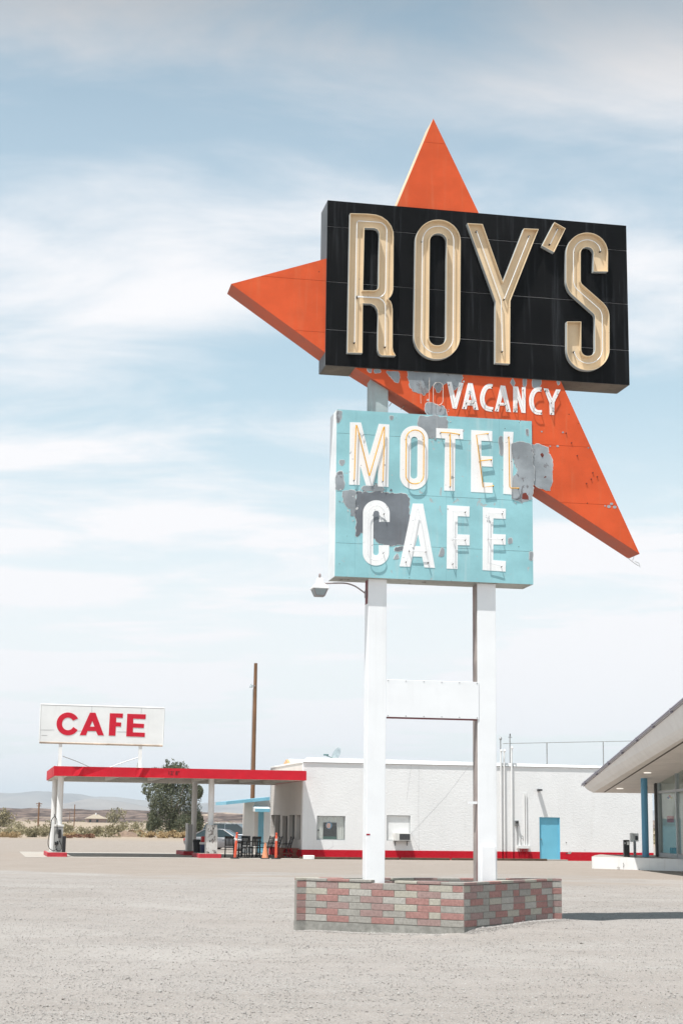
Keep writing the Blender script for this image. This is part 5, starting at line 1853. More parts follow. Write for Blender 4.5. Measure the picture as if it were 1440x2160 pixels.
for pts in (((500, 1080), (440, 1118), (370, 1125), (310, 1085), (272, 1010), (265, 900), (290, 760), (325, 600), (340, 420), (375, 320), (425, 275), (465, 300), (488, 370), (492, 560), (495, 720)),
            ((540, 870), (580, 950), (608, 1040), (590, 1110), (540, 1138), (485, 1115), (462, 1050), (495, 980), (512, 900)),
            ((335, 560), (345, 400), (350, 350))):
    MB().tube(smooth_line([hp(*p) for p in pts], 4), 0.017, 7).build('hose', 'rubber_black', pL, smooth=60)
MB().tube([hp(425, 280), hp(425, 205)], 0.016, 6).build('hose_mast', 'rubber_black', pL)
for (x, y) in ((455, 950), (505, 930), (540, 680)):
    q = hp(x, y)
    MB().box(q[0] - 0.035, q[0] + 0.04, -0.30, -0.215, q[2] - 0.07, q[2] + 0.07).build('nozzle', 'rubber_black', pL, bevel=0.01)
q = BD.on_n(135, 1790, -0.3)
bb = MB().box(-0.07, 0.08, -0.15, 0.2, 0, 0.70).build('squeegee_box', 'plastic_black', None, bevel=0.015, loc=BD.W(q[0], -0.2, pz), rz=BD.yaw)
tag(bb, 'tall black box standing right beside the hosed pump', 'box')
uu = BD.on_n(447, 1780, -0.3)[0]
pump('round', uu, -0.05, pz, 0.52, 0.55, 1.28, 'pump_white', 'scuffed white fuel pump with rusty bolt holes beside the black trash can', ((0.2, 0.88, 0.03), (0.1, 0.5, 0.03), (-0.35, 0.43, 0.035), (-0.55, 0.03, 0.03), (0.65, 0.03, 0.03), (-0.05, 0.66, 0.015)))
uu = BD.on_n(401, 1780, 5.5)[0]
pump('round', uu, 5.6, pz, 0.20, 0.34, 1.28, 'pump_grey', 'narrow grey fuel pump at the back of the canopy, left of the trash can', (), True)
uu = BD.on_n(416, 1785, 4.2)[0]
tb = empty('trash_can', BD.W(uu, 4.2, 0.01), BD.yaw)
tag(tb, 'black trash can with bag rim under the canopy', 'trash can')
MB().lathe([(0.155, 0), (0.20, 0.62)], 0, 0, 18).build('body', 'plastic_black', tb, smooth=40)
MB().lathe([(0.21, 0.622), (0.225, 0.66), (0.215, 0.74), (0.17, 0.77)], 0, 0, 18).build('bag_rim', 'rubber_black', tb, smooth=40)
uu = BD.on_n(428, 1790, 2.6)[0]
nb = empty('window_wash_bin', BD.W(uu, 2.6, 0.01), BD.yaw)
tag(nb, 'navy bin with a red box on top just behind the white pump', 'bin')
MB().lathe([(0.12, 0.0), (0.14, 0.56)], 0, 0, 16).build('body', 'plastic_navy', nb, smooth=40)
MB().box(-0.15, 0.17, -0.13, 0.13, 0.562, 0.66).build('shelf', 'appliance_white', nb)
MB().box(-0.10, 0.16, -0.11, 0.11, 0.662, 0.93).build('red_box', 'plastic_red', nb, bevel=0.02)

# delineator posts and a worn cone
for x, y, ln_, lab in ((495.5, 1812, 0.06, 'orange delineator post in front of the black chairs'), (582, 1813, 0.0, 'orange delineator post near the corner of the cafe wall')):
    u = BD.on_n(x, y, -1.5)[0]
    dp = empty('delineator_post', BD.W(u, -1.5, 0.012), BD.yaw)
    tag(dp, lab, 'delineator', 'orange delineator posts')
    MB().lathe([(0.23, 0.0), (0.22, 0.03), (0.08, 0.05)], 0, 0, 14).build('base', 'rubber_black', dp)
    po = MB().lathe([(0.065, 0.05), (0.055, 1.0), (0.035, 1.06), (0.05, 1.09), (0.05, 1.14), (0.02, 1.16)], 0, 0, 14).build('post', 'orange_plastic', dp, smooth=40)
    MB().lathe([(0.0605, 0.80), (0.0585, 0.90)], 0, 0, 14).build('reflective_band', 'reflective_band', dp)
    MB().lathe([(0.0615, 0.64), (0.0598, 0.74)], 0, 0, 14).build('reflective_band', 'orange_plastic', dp)
    dp.rotation_euler = (0, ln_, BD.yaw)
u = BD.on_n(559, 1812, -1.4)[0]
cn = empty('traffic_cone', BD.W(u, -1.4, 0.012), BD.yaw)
tag(cn, 'worn faded orange traffic cone between the two delineator posts', 'traffic cone')
MB().box(-0.19, 0.19, -0.19, 0.19, 0, 0.035).build('base', 'rubber_black', cn, bevel=0.01)
MB().lathe([(0.15, 0.036), (0.035, 0.70), (0.02, 0.71)], 0, 0, 16).build('shell', 'cone_worn', cn, smooth=40)

# ------------------------------------------------------------------ chairs and tables under the canopy
def make_chair():
    e = empty('slat_back_chair', (0, 0, 0))
    MB().box(-0.22, 0.22, -0.21, 0.21, 0.43, 0.465).build('seat', 'chair_black', e, bevel=0.008)
    for sx in (-1, 1):
        MB().tube([(sx * 0.2, -0.19, 0), (sx * 0.19, -0.18, 0.43)], 0.02, 6).build('leg', 'chair_black', e)
        MB().tube([(sx * 0.2, 0.22, 0), (sx * 0.19, 0.19, 0.45), (sx * 0.2, 0.27, 0.95)], 0.021, 6).build('leg', 'chair_black', e)
        MB().tube([(sx * 0.2, -0.18, 0.2), (sx * 0.2, 0.2, 0.2)], 0.013, 6).build('stretcher', 'chair_black', e)
    MB().hexa([(-0.22, 0.245, 0.86), (0.22, 0.245, 0.86), (0.22, 0.275, 0.86), (-0.22, 0.275, 0.86), (-0.22, 0.262, 0.97), (0.22, 0.262, 0.97), (0.22, 0.292, 0.97), (-0.22, 0.292, 0.97)]).build('top_rail', 'chair_black', e)
    MB().box(-0.2, 0.2, 0.215, 0.235, 0.54, 0.58).build('lower_rail', 'chair_black', e)
    for i in range(6):
        x = -0.15 + i * 0.06
        MB().box(x - 0.02, x + 0.02, 0.226, 0.246, 0.57, 0.87).build('slat', 'chair_black', e)
    return e


chair = make_chair()
spots = [(484, 0.4, 2.95, 'black slat-back chair just left of the first delineator post'), (511, -0.3, -1.7, 'black slat-back chair seen side-on right of the first delineator post'),
         (536, 0.2, 3.4, 'black slat-back chair backing the camera at the near side of the table'), (522, 2.6, 0.2, 'black slat-back chair on the far side of the table'),
         (549, 1.6, 1.4, 'black slat-back chair between table and cafe wall')]
for i, (x, n, a, lab) in enumerate(spots):
    c_ = chair if i == 0 else copy_tree(chair)
    u = BD.on_n(x, 1800, n)[0]
    c_.location = BD.W(u, n, 0.014)
    c_.rotation_euler = (0, 0, BD.yaw + a)
    tag(c_, lab, 'chair', 'black chairs under the canopy')
u = BD.on_n(526, 1800, 1.3)[0]
tb_ = empty('cafe_table', BD.W(u, 1.3, 0.014), BD.yaw)
tag(tb_, 'dark patio table among the black chairs', 'table')
MB().box(-0.5, 0.5, -0.4, 0.4, 0.71, 0.745).build('table_top', 'chair_black', tb_, bevel=0.01)
for sx in (-0.44, 0.44):
    for sy in (-0.34, 0.34):
        MB().box(sx - 0.025, sx + 0.025, sy - 0.025, sy + 0.025, 0, 0.708).build('leg', 'chair_black', tb_)


def make_patio_chair():
    e = empty('patio_chair', (0, 0, 0))
    for i in range(7):
        z = 0.44 + i * 0.075
        y = 0.20 + i * 0.022
        MB().box(-0.25, 0.25, y - 0.008, y + 0.008, z, z + 0.05).build('slat', 'slat_grey', e)
    for i in range(5):
        y = -0.22 + i * 0.09
        MB().box(-0.25, 0.25, y, y + 0.06, 0.40, 0.415).build('slat', 'slat_grey', e)
    for sx in (-0.26, 0.26):
        MB().tube([(sx, -0.22, 0), (sx, -0.20, 0.42), (sx, 0.20, 0.40), (sx, 0.38, 0.98)], 0.022, 6).build('side_frame', 'chair_black', e)
        MB().tube([(sx, 0.30, 0), (sx, 0.16, 0.40)], 0.02, 6).build('leg', 'chair_black', e)
        MB().tube([(sx, -0.21, 0.40), (sx, -0.2, 0.62), (sx, 0.27, 0.64)], 0.02, 6).build('armrest', 'chair_black', e)
    return e


pc = make_patio_chair()
for i, (x, n, a, lab) in enumerate(((600, 1.6, -2.0, 'grey slatted patio chair against the cafe side wall, nearest the corner'), (576, 3.0, -2.0, 'grey slatted patio chair partly behind the second delineator post'),
                                    (560, 4.2, -2.2, 'grey slatted patio chair behind the traffic cone'))):
    c_ = pc if i == 0 else copy_tree(pc)
    u = BD.on_n(x, 1800, n)[0]
    c_.location = BD.W(min(u, -0.45), n, 0.014)
    c_.rotation_euler = (0, 0, BD.yaw + a)
    tag(c_, lab, 'chair', 'slatted patio chairs by the wall')
u = BD.on_n(612, 1800, 0.3)[0]
bn = empty('wooden_bench', BD.W(u, 0.3, 0.014), BD.yaw)
tag(bn, 'dark red wooden bench with waisted legs at the cafe corner', 'bench')
for i in range(3):
    MB().box(-0.62, 0.38, -0.20 + i * 0.14, -0.07 + i * 0.14, 0.43, 0.465).build('plank', 'wood_bench', bn)
for x in (-0.45, 0.2):
    MB().prism([(x - 0.17, 0), (x + 0.17, 0), (x + 0.17, 0.05), (x + 0.07, 0.16), (x + 0.06, 0.25), (x + 0.16, 0.42), (x - 0.16, 0.42), (x - 0.06, 0.25), (x - 0.07, 0.16), (x - 0.17, 0.05)], -0.12, -0.06).build('leg', 'wood_bench', bn)
MB().box(-0.40, 0.15, -0.11, -0.07, 0.18, 0.24).build('stretcher', 'wood_bench', bn)

# ------------------------------------------------------------------ cars behind the canopy
def make_car(length, height, width, paint_, suv, label, loc_, rz):
    e = empty('parked_car', loc_, rz)
    tag(e, label, 'car', 'cars parked behind the canopy')
    L_ = length / 2
    hw = width / 2
    belt = height * (0.62 if not suv else 0.60)
    # lower body: stations from tail (-L) to nose (+L): (x, z_low, z_shoulder, half-width)
    if suv:
        st = [(-L_, .45, belt * .92, .86), (-L_ * .96, .32, belt, .95), (-L_ * .6, .26, belt, 1), (0, .25, belt, 1), (L_ * .42, .25, belt * .985, 1), (L_ * .72, .27, belt * .93, .99), (L_ * .93, .32, belt * .86, .93), (L_, .45, belt * .72, .80)]
        cab = [(-L_ * .95, belt, .93), (-L_ * .82, height * .97, .80), (-L_ * .4, height, .80), (L_ * .12, height * .985, .79), (L_ * .50, belt * .99, .90)]
    else:
        st = [(-L_, .48, belt * .9, .80), (-L_ * .95, .34, belt * 1.0, .90), (-L_ * .62, .24, belt * 1.02, .98), (0, .22, belt, 1), (L_ * .40, .22, belt * .97, 1), (L_ * .70, .24, belt * .88, .98), (L_ * .92, .28, belt * .74, .90), (L_, .40, belt * .58, .72)]
        cab = [(-L_ * .80, belt * 1.01, .90), (-L_ * .42, height * .97, .72), (-L_ * .08, height, .72), (L_ * .14, height * .97, .72), (L_ * .52, belt * .965, .88)]
    b = MB()
    for (x, zl, zs_, w) in st:
        zm = zl + (zs_ - zl) * 0.55
        b.v += [(x, -hw * w * .90, zl), (x, -hw * w, zm), (x, -hw * w * .93, zs_), (x, hw * w * .93, zs_), (x, hw * w, zm), (x, hw * w * .90, zl)]
    for i in range(len(st) - 1):
        for k in range(6):
            a_, c_ = i * 6 + k, i * 6 + (k + 1) % 6
            b.f.append((a_, c_, c_ + 6, a_ + 6))
    b.f += [tuple(range(6)), tuple(reversed(range(len(st) * 6 - 6, len(st) * 6)))]
    b.mi = [0] * len(b.f)
    body_ = b.build('body', paint_, e, smooth=35, bevel=0.02)
    # cabin: dark glass volume with painted roof and pillars
    gl = MB()
    for (x, z, w) in cab:
        gl.v += [(x, -hw * w, z), (x, hw * w, z)]
    low = [(cab[0][0], belt * .95), (cab[-1][0], belt * .95)]
    m_ = len(gl.v)
    gl.v += [(cab[0][0], -hw * .93, belt * .9), (cab[0][0], hw * .93, belt * .9), (cab[-1][0], -hw * .93, belt * .9), (cab[-1][0], hw * .93, belt * .9)]
    for i in range(len(cab) - 1):
        gl.f.append((2 * i, 2 * i + 2, 2 * i + 3, 2 * i + 1))
    k = len(cab)
    gl.f.append(tuple([2 * i for i in range(k)][::-1] + [m_, m_ + 2]))
    gl.f.append(tuple([2 * i + 1 for i in range(k)] + [m_ + 3, m_ + 1]))
    gl.mi = [0] * len(gl.f)
    gl.build('windows', 'car_glass', e)
    rf_ = MB()
    for i in range(1, 3):
        A_, B_ = cab[i], cab[i + 1]
        rf_.hexa([(A_[0], -hw * A_[2] - .004, A_[1] - .03), (B_[0], -hw * B_[2] - .004, B_[1] - .03), (B_[0], hw * B_[2] + .004, B_[1] - .03), (A_[0], hw * A_[2] + .004, A_[1] - .03),
                  (A_[0], -hw * A_[2] + .05, A_[1] + .018), (B_[0], -hw * B_[2] + .05, B_[1] + .018), (B_[0], hw * B_[2] - .05, B_[1] + .018), (A_[0], hw * A_[2] - .05, A_[1] + .018)])
    rf_.build('roof', paint_, e, smooth=40)
    for s_ in (-1, 1):
        for i in (0, 3):
            A_, B_ = cab[i], cab[i + 1]
            MB().tube([(A_[0], s_ * hw * A_[2], A_[1]), (B_[0], s_ * hw * B_[2], B_[1])], 0.035, 6).build('pillar', paint_, e)
        xm = (cab[1][0] + cab[3][0]) / 2
        for xp in ((xm,) if not suv else (cab[1][0] + .45, xm + .25)):
            MB().tube([(xp, s_ * (hw * .93 + .002), belt * .98), (xp - .02, s_ * (hw * .77), height * .97)], 0.035, 6).build('pillar', paint_, e)
        MB().box(L_ * .30, L_ * .36, *sorted((s_ * hw * .95, s_ * (hw + .17))), belt * .98, belt * 1.10).build('mirror', paint_, e, bevel=0.02)
        MB().box(L_ * .86, L_ * .965, *sorted((s_ * hw * .50, s_ * hw * .88)), belt * .62, belt * .74).build('headlight', 'car_light', e, bevel=0.02)
        MB().box(-L_ * 1.0, -L_ * .93, *sorted((s_ * hw * .50, s_ * hw * .86)), belt * .72, belt * .90).build('tail_light', 'plastic_red', e, bevel=0.02)
        if suv:
            MB().tube([(cab[1][0], s_ * hw * .74, height + .05), (cab[3][0], s_ * hw * .74, height + .035)], 0.022, 6).build('roof_rail', 'chrome', e)
        for x in (-L_ * .60, L_ * .62):
            r = .36 if suv else .325
            wh = MB()
            wh.tube([(x, s_ * hw * .80, r), (x, s_ * (hw + .012), r)], r, 20)
            w_ = wh.build('tyre', 'rubber_black', e, smooth=40)
            MB().tube([(x, s_ * hw * .85, r), (x, s_ * (hw + .02), r)], r * .62, 14).build('rim', 'metal_grey', w_, smooth=40)
        for x in (xm - .02, xm + .85):
            MB().box(x - .20, x - .05, *sorted((s_ * (hw * .985), s_ * (hw + .02))), belt * .86, belt * .89).build('handle', 'chrome', e)
    return e


P = at_depth(470, 1790, 109.0)
make_car(4.7, 1.40, 1.82, 'car_grey', False, 'grey sedan parked behind the canopy, in front of the dark SUV', (float(P[0]) - 0.1, 109.0, hgt(P[0], 109.0)), 0.22 - 0.45)
P = at_depth(497, 1790, 117.0)
make_car(4.85, 1.78, 1.9, 'car_dark', True, 'dark SUV with roof rails parked behind the grey sedan', (float(P[0]), 117.0, hgt(P[0], 117.0)), 0.22 - 0.40)

# ------------------------------------------------------------------ wooden pole
pp = at_depth(530.5, 1780, 96.0)
ptop = at_depth(539.5, 1399, 96.0)
up = empty('utility_pole', (float(pp[0]), 96.0, 0))
tag(up, 'tall bare brown wooden pole rising behind the canopy', 'pole')
dx = float(ptop[0] - pp[0])
MB().tube([(0, 0, -0.3), (dx * 0.35, 0, 4), (dx * 0.7, 0, 8), (dx, 0, float(ptop[2]))], [0.135, 0.125, 0.115, 0.098], 14).build('shaft', 'wood_pole', up, smooth=50)
q = at_depth(531.5, 1447, 96.0)
MB().box(q[0] - pp[0] - 0.10, q[0] - pp[0] + 0.22, -0.15, -0.11, q[2] - 0.02, q[2] + 0.02).build('bracket', 'metal_grey', up)
MB().lathe([(0.10, q[2] - 0.10), (0.09, q[2] - 0.02), (0.035, q[2] + 0.03), (0.03, q[2] + 0.10), (0.01, q[2] + 0.12)], float(q[0] - pp[0]) - 0.04, -0.13, 10).build('lamp_head', 'dish_grey', up, smooth=50)
MB().tube([(dx * 0.9 - 0.135, -0.06, 9.3), (dx * 0.55 - 0.15, -0.06, 4.5)], 0.012, 5).build('ground_wire', 'wire_grey', up)

# ------------------------------------------------------------------ vegetation
def leaf_cloud(mb, n, centre, rad, size, rng, droop=0.0, shell=0.45, aspect=2.2, clumps=14):
    cl = []
    for _ in range(clumps):
        while True:
            v = Vector((rng.uniform(-1, 1), rng.uniform(-1, 1), rng.uniform(-1, 1)))
            if 0.25 < v.length < 1:
                break
        cl.append(v)
    for _ in range(n):
        c = rng.choice(cl)
        v = c + Vector((rng.gauss(0, 1), rng.gauss(0, 1), rng.gauss(0, 1))) * 0.20
        if v.length > 1.08:
            continue
        p = Vector((centre[0] + v.x * rad[0], centre[1] + v.y * rad[1], centre[2] + v.z * rad[2]))
        d = Vector((rng.gauss(0, 1), rng.gauss(0, 1), rng.gauss(0, 1) - droop * 2)).normalized()
        s = size * rng.uniform(0.6, 1.4)
        side = d.cross(Vector((rng.gauss(0, 1), rng.gauss(0, 1), rng.gauss(0, 1)))).normalized() * (s / aspect)
        d *= s
        mb._add([p - d * .5, p + side * .5, p + d * .5, p - side * .5], [(0, 1, 2, 3)])


rg = random.Random(11)
tq = gz(357, 1766)
TS = tq[1] / 3568.0                     # metres per photo pixel at the tree
tree = empty('pepper_tree', (float(tq[0]), float(tq[1]), hgt(tq[0], tq[1]) - 0.05))
tag(tree, 'wide drooping grey-green tree behind the canopy', 'tree')
tr = MB()
tr.tube([(0, 0, 0), (0.1, 0, 1.2), (0.25, 0.1, 2.2)], [0.32, 0.26, 0.22], 9)
tips = []
for k in range(11):
    a = k * 0.571 + 0.2
    ln_ = rg.uniform(1.3, 2.3)
    mid = Vector((0.25 + math.cos(a) * ln_ * .5, math.sin(a) * ln_ * .5, 3.1 + rg.uniform(-.3, .5)))
    end = Vector((0.25 + math.cos(a) * ln_, math.sin(a) * ln_, 4.0 + rg.uniform(-.7, 1.6)))
    tr.tube([(0.25, 0.1, rg.uniform(1.5, 2.2)), mid, end], [0.12, 0.07, 0.03], 6)
    tips.append(end)
tr.build('trunk', 'bark', tree, smooth=60)
lf = MB()
px2 = lambda x, y: ((x - 357) * TS, (1766 - y) * TS)
for (x, y, rx, rz_) in ((345, 1640, 34, 26), (372, 1650, 40, 30), (330, 1680, 22, 40), (345, 1722, 34, 42), (375, 1700, 42, 52), (350, 1690, 36, 46), (400, 1690, 24, 50), (322, 1735, 14, 26), (390, 1740, 30, 24), (365, 1622, 22, 10), (412, 1735, 16, 30), (418, 1668, 8, 14)):
    cx_, cz_ = px2(x, y)
    leaf_cloud(lf, 2900, (cx_, rg.uniform(-.8, .8), cz_), (rx * TS, max(rx, 24) * TS, rz_ * TS), 0.20, rg, droop=0.7, clumps=40, aspect=2.6)
for k in range(26):
    a_ = rg.uniform(0, 6.28)
    ex, ez = math.cos(a_) * 52, math.sin(a_) * 66
    leaf_cloud(lf, 90, (ex * TS * rg.uniform(.9, 1.12), rg.uniform(-1, 1), (92 + ez * rg.uniform(.95, 1.1)) * TS), (0.4, 0.4, 0.45), 0.2, rg, droop=0.9, clumps=6)
lf.build('crown', 'leaf_pepper', tree)


def make_bush(seed, mat, n, size, w, h):
    r_ = random.Random(seed)
    m = MB()
    for k in range(5):
        a = r_.uniform(0, 6.28)
        d_ = r_.uniform(0, .5) * w
        leaf_cloud(m, n // 5, (math.cos(a) * d_, math.sin(a) * d_, h * r_.uniform(.40, .60)), (w * .62, w * .62, h * .50), size, r_, droop=-0.4, clumps=14)
    for k in range(7):
        a = r_.uniform(0, 6.28)
        m.tube([(0, 0, 0), (math.cos(a) * w * .4, math.sin(a) * w * .4, h * .55)], 0.02, 4)
    me_ = bpy.data.meshes.new('bush')
    me_.from_pydata(m.v, [], m.f)
    me_.materials.append(MATS[mat])
    return me_


bush_m = [make_bush(s, 'leaf_creosote', 900, 0.22, 1.25, 1.35) for s in (1, 2, 3)]
dry_m = [make_bush(s, 'leaf_dry', 500, 0.22, 0.95, 0.75) for s in (4, 5)]
rust_m = [make_bush(6, 'leaf_rusty', 400, 0.2, 0.8, 0.55)]


def plant(mesh, name, x, y, s, lab, cat, grp):
    o = bpy.data.objects.new(name, mesh)
    COL.objects.link(o)
    o.location = (x, y, hgt(x, y) - 0.04)
    o.scale = (s, s, s * rg.uniform(.85, 1.15))
    o.rotation_euler = (0, 0, rg.uniform(0, 6.28))
    tag(o, lab, cat, grp)
    return o


ORD = 'first second third fourth fifth sixth seventh eighth ninth tenth eleventh twelfth thirteenth fourteenth fifteenth sixteenth seventeenth eighteenth nineteenth twentieth'.split()
# bushes one can pick out at the edge of the lot
named = [(18, 1766, 1.0), (60, 1766, .8), (75, 1766, 1.1), (92, 1765, 1.1), (150, 1757, .9), (172, 1764, .9), (188, 1762, 1.1), (205, 1765, 1.0), (228, 1761, 1.2), (243, 1763, 1.3), (140, 1752, 1.0), (120, 1756, 1.0), (40, 1755, 1.2), (262, 1752, 1.1), (285, 1752, 1.0),
         (430, 1762, 1.2), (448, 1756, 1.3), (470, 1752, 1.4), (492, 1752, 1.3), (512, 1752, 1.4)]
named.sort()
for k_, (x, y, s) in enumerate(named):
    P = gz(x, y)
    plant(rg.choice(bush_m), 'creosote_bush', float(P[0]), min(float(P[1]), 300), s * 0.72, 'olive creosote bush at the lot edge, %s from the left' % ORD[k_], 'bush', 'creosote bushes along the lot edge')
for k_, (x, y, s) in enumerate(sorted(((30, 1767, .8), (8, 1766, .9), (290, 1762, .8), (305, 1766, .8), (318, 1767, .9), (345, 1768, 1.1), (368, 1768, 1.0), (385, 1768, .9), (392, 1767, 1.0), (155, 1766, .7), (140, 1765, .6)))):
    P = gz(x, y)
    plant(rg.choice(dry_m), 'dry_grass_tuft', float(P[0]), float(P[1]), s, 'straw coloured dry tuft at the lot edge, %s from the left' % ORD[k_], 'grass tuft', 'dry tufts along the lot edge')
for k_, (x, y, s) in enumerate(sorted(((165, 1767, .8), (190, 1768, .9), (278, 1758, .8), (145, 1768, .7), (295, 1757, .7)))):
    P = gz(x, y)
    plant(rust_m[0], 'rust_brush', float(P[0]), float(P[1]), s, 'low rust-red brush left of the tree, %s from the left' % ORD[k_], 'bush', 'rusty brush along the lot edge')
# tall bush in the dust, lone dark shrub by the far house
P = gz(31, 1746)
plant(bush_m[0], 'tall_bush', -62.0, 310.0, 2.6, 'tall rounded olive bush far out at the left edge of the scrub', 'bush', None)
plant(bush_m[1], 'round_tree', at_depth(245, 1738, 590)[0], 590.0, 3.4, 'dark rounded tree beside the far house', 'tree', None)
# the scrub beyond reads as one mass
scrub = MB()
rs2 = random.Random(21)
for k in range(1500):
    y = 165 + (rs2.random() ** 1.7) * 520
    x = rs2.uniform(-0.34, 0.26) * y * 1.05
    if -3 < x < 22 and y < 190:
        continue
    if y > 300 and abs(x / y + 0.148) < 0.012 and y < 600:
        continue
    s = rs2.uniform(.40, 0.95)
    z = hgt(x, y)
    for j in range(26 if y < 300 else 13):
        a, rr_ = rs2.uniform(0, 6.28), rs2.random() ** .6 * 1.05 * s
        p = Vector((x + math.cos(a) * rr_, y + math.sin(a) * rr_ * .8, z + rs2.uniform(.05, 1.15) * s * (1.1 - .5 * rr_ / s)))
        sz = rs2.uniform(.18, .42) * (1 if y < 300 else 1.6)
        d1 = Vector((rs2.gauss(0, 1), rs2.gauss(0, 1), rs2.gauss(0, 1))).normalized() * sz
        d2 = d1.cross(Vector((rs2.gauss(0, 1), rs2.gauss(0, 1), rs2.gauss(0, 1)))).normalized() * sz * .6
        scrub._add([p - d1 * .5, p + d2 * .5, p + d1 * .5, p - d2 * .5], [(0, 1, 2, 3)])
so = scrub.build('scrub', 'leaf_creosote', None)
tag(so, 'olive desert scrub spreading to the hills', 'scrub', kind='stuff')
# dirt mound
P = gz(268, 1765)
mm = MB()
for j in range(7):
    for i in range(25):
        t = i / 24 * 2 - 1
        s_ = j / 6 * 2 - 1
        hgt_ = max(0, (1 - t * t)) * max(0, 1 - s_ * s_) * 0.62 * (1 + .5 * noise.noise(Vector((t * 3, s_ * 3, 2))))
        mm.v.append((t * 1.7, s_ * 1.3, hgt_ - .05))
mm.f = [(j * 25 + i, j * 25 + i + 1, (j + 1) * 25 + i + 1, (j + 1) * 25 + i) for j in range(6) for i in range(24)]
mm.mi = [0] * len(mm.f)
grainy('dirt_brown', (0.22, 0.155, 0.115, 1), 3, 0.3, 0.95, 0.8, 0.05)
mo = mm.build('dirt_mound', 'dirt_brown', None, smooth=60, loc=(float(P[0]), float(P[1]), 0))
tag(mo, 'low brown dirt mound at the edge of the lot', 'mound')

# ------------------------------------------------------------------ far house and power poles
HY = 600.0
hb = at_depth(212, 1737, HY)
house = empty('far_house', (float(hb[0]), HY, float(hb[2])), 0.25)
tag(house, 'small pale house with a tan hipped roof far out in the desert', 'house')
m1 = HY / 3568.0
MB().box(-30 * m1, 10 * m1, -3.5, 4, -0.5, 10 * m1).build('wall', 'house_pink', house)
MB().box(10.05 * m1, 31 * m1, -1.0, 4, -0.5, 9 * m1).build('wall', 'house_pink', house)
rfm = MB()
x0_, x1_, y0_, y1_, ze, zr_ = -32 * m1, 12 * m1, -4.2, 4.6, 10 * m1, 19 * m1
rfm._add([(x0_, y0_, ze), (x1_, y0_, ze), (x1_, y1_, ze), (x0_, y1_, ze), ((x0_ + x1_) / 2 - .8, .2, zr_), ((x0_ + x1_) / 2 + .8, .2, zr_)], [(0, 1, 5, 4), (1, 2, 5), (2, 3, 4, 5), (3, 0, 4), (3, 2, 1, 0)])
ro = rfm.build('roof', 'roof_shingle', house)
MB().box(-11.5 * m1, -9 * m1, -.5, .5, 17 * m1, 22 * m1).build('chimney', 'trim_white', ro)
MB().hexa([(10 * m1, -2.2, 8.5 * m1), (33 * m1, -2.2, 8.0 * m1), (33 * m1, 4.4, 8.0 * m1), (10 * m1, 4.4, 8.5 * m1), (10 * m1, -2.2, 9.2 * m1), (33 * m1, -2.2, 8.7 * m1), (33 * m1, 4.4, 11 * m1), (10 * m1, 4.4, 13 * m1)]).build('roof', 'roof_shingle', house)
for x in (-24, -9):
    wn_ = MB().box((x - 2.4) * m1, (x + 2.4) * m1, -3.62, -3.502, 2.5 * m1, 8 * m1).build('window', 'frame_dark', house)
    MB().box((x - 2.0) * m1, (x - .15) * m1, -3.66, -3.622, 3 * m1, 7.6 * m1).build('pane', 'car_glass', wn_)
    MB().box((x + .15) * m1, (x + 2.0) * m1, -3.66, -3.622, 3 * m1, 7.6 * m1).build('pane', 'car_glass', wn_)
for x in (12, 20, 29):
    MB().box((x - .5) * m1, (x + .5) * m1, -2.1, -1.9, -0.4, 8 * m1).build('porch_post', 'trim_white', house)
for x, yt, yb, Y, arm, lab in ((81, 1692.5, 1742, 330, True, 'far power pole with a crossarm left of the canopy'), (156.5, 1697, 1745, 350, False, 'thin far pole nearest the canopy post'), (147, 1712, 1738, 620, False, 'shortest of the far power poles, beyond the canopy post')):
    b_, t_ = at_depth(x, yb, Y), at_depth(x, yt, Y)
    po = empty('power_pole', (float(b_[0]), Y, float(b_[2]) - 0.3))
    tag(po, lab, 'pole', 'far power poles')
    hh = float(t_[2] - b_[2]) + 0.3
    MB().tube([(0, 0, 0), (0, 0, hh)], 0.16 if arm else 0.10, 8).build('shaft', 'wood_pole', po)
    if arm:
        MB().box(-0.62, 0.62, -0.06, 0.06, hh - 0.35, hh - 0.2).build('crossarm', 'wood_pole', po)
        MB().box(-0.45, 0.45, -0.06, 0.06, hh - 0.75, hh - 0.63).build('crossarm', 'wood_pole', po)

# ------------------------------------------------------------------ hills, mountains, air
def hill_z(x, y):
    t = min(max((y - 470) / 560.0, 0), 1)
    t = t * t * (3 - 2 * t)
    f = noise.fractal(Vector((x * .009, y * .006, 3.1)), 1.0, 2.1, 5)
    f2 = noise.fractal(Vector((x * .035, y * .02, 8.1)), 1.0, 2.1, 4)
    side = 1.0 - 0.25 * min(max((x + 110) / 200, 0), 1)
    return -2.5 + t * ((10.0 * side) + 2.2 * f + 1.4 * f2)


ho = grid_mesh('hills', span((-1200, -420, 30), (-420, 140, 5), (140, 1200, 30)), span((440, 1150, 12), (1150, 1700, 60)), hill_z, 'lava_hills')
tag(ho, 'low dark rocky lava hills with pale sand streaks', 'hills', kind='structure')


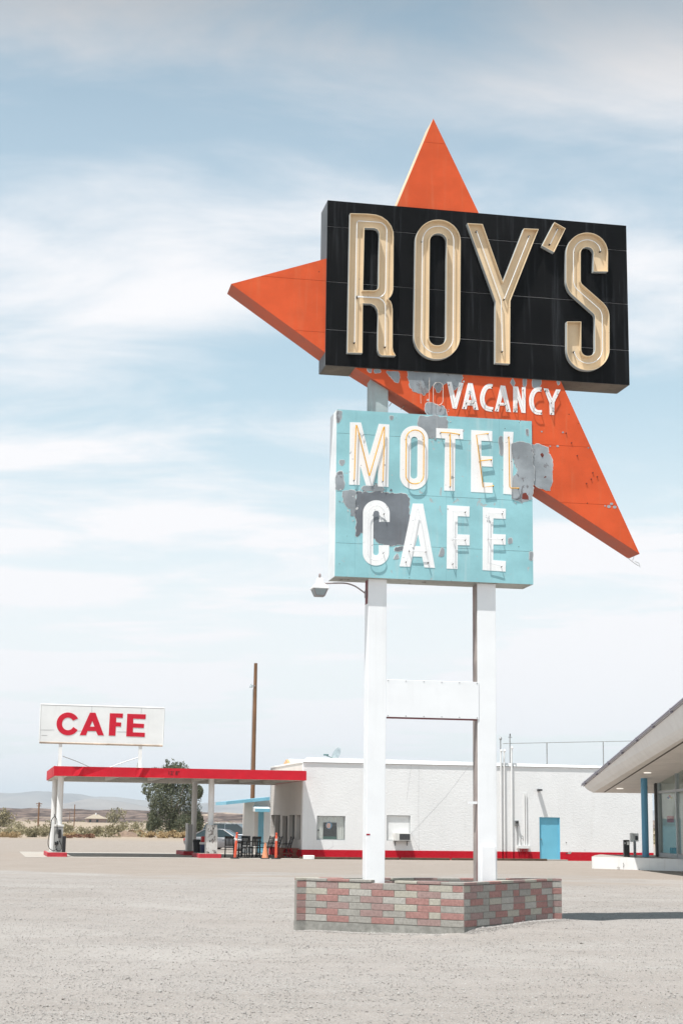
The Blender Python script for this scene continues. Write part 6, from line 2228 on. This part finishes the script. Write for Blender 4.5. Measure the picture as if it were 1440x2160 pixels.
def ridge(name, prof, Y, seed, amp):
    pr = [(at_depth(x, y, Y)[0], at_depth(x, y, Y)[2]) for x, y in prof]
    xs_ = np.linspace(-9000, 7000, 420)
    zs_ = np.interp(xs_, [p[0] for p in pr], [p[1] for p in pr])
    m = MB()
    rows = 26
    for j in range(rows):
        t = j / (rows - 1)
        for i, x in enumerate(xs_):
            s = 1 - abs(2 * t - 1)
            n_ = noise.fractal(Vector((x * .0016, t * 3.0, seed)), 1.0, 2.0, 6)
            rid = 1 - abs(noise.fractal(Vector((x * .0028, t * 1.2, seed + 5)), 1.0, 2.0, 5))
            ss = s ** 1.15
            z = zs_[i] * ss + amp * n_ * (1 - ss) * ss * 4 + amp * .6 * rid * (1 - ss) * ss * 4
            z += amp * .10 * noise.fractal(Vector((x * .006, seed, t)), 1.0, 2.0, 4) * ss
            m.v.append((x, Y - 1500 + 3000 * t, max(z, -2) if 0 < j < rows - 1 else -3))
    k = len(xs_)
    m.f = [(j * k + i, j * k + i + 1, (j + 1) * k + i + 1, (j + 1) * k + i) for j in range(rows - 1) for i in range(k - 1)]
    m.mi = [0] * len(m.f)
    o = m.build(name, 'mountain_rock', None, smooth=180)
    return tag(o, 'pale blue hazy mountain range on the horizon', 'mountains', kind='structure')


ridge('mountains', [(-900, 1690), (-400, 1672), (-100, 1676), (0, 1669.6), (29, 1671), (55, 1668), (87, 1665.8), (111, 1668), (134, 1673), (155, 1673.5), (175, 1677), (201, 1681), (217, 1679), (242, 1678), (271, 1680.6), (303, 1685.6), (380, 1694), (421, 1697), (451, 1693), (530, 1691), (620, 1700), (900, 1712), (1300, 1705), (1800, 1722)], 11200, 2.0, 45)
ridge('mountains', [(-900, 1722), (-300, 1700), (-60, 1712), (40, 1712), (120, 1700), (160, 1690), (188, 1684), (205, 1684), (233, 1688.5), (257, 1694), (280, 1699), (303, 1704.5), (380, 1714), (450, 1718), (600, 1722), (1000, 1730), (1800, 1735)], 8600, 7.0, 30)

tv = NT('haze_air')
tv.N.remove(tv.b)
pv = tv.N.new('ShaderNodeVolumePrincipled')
pv.inputs['Color'].default_value = (0.80, 0.91, 1.0, 1)
pv.inputs['Density'].default_value = 0.000105
pv.inputs['Anisotropy'].default_value = 0.0
tv.L.new(pv.outputs[0], tv.out.inputs['Volume'])
hz_ = MB().box(-14000, 14000, -300, 14000, -6, 260).build('haze', 'haze_air', None)
tag(hz_, 'pale desert haze', 'haze', kind='stuff')
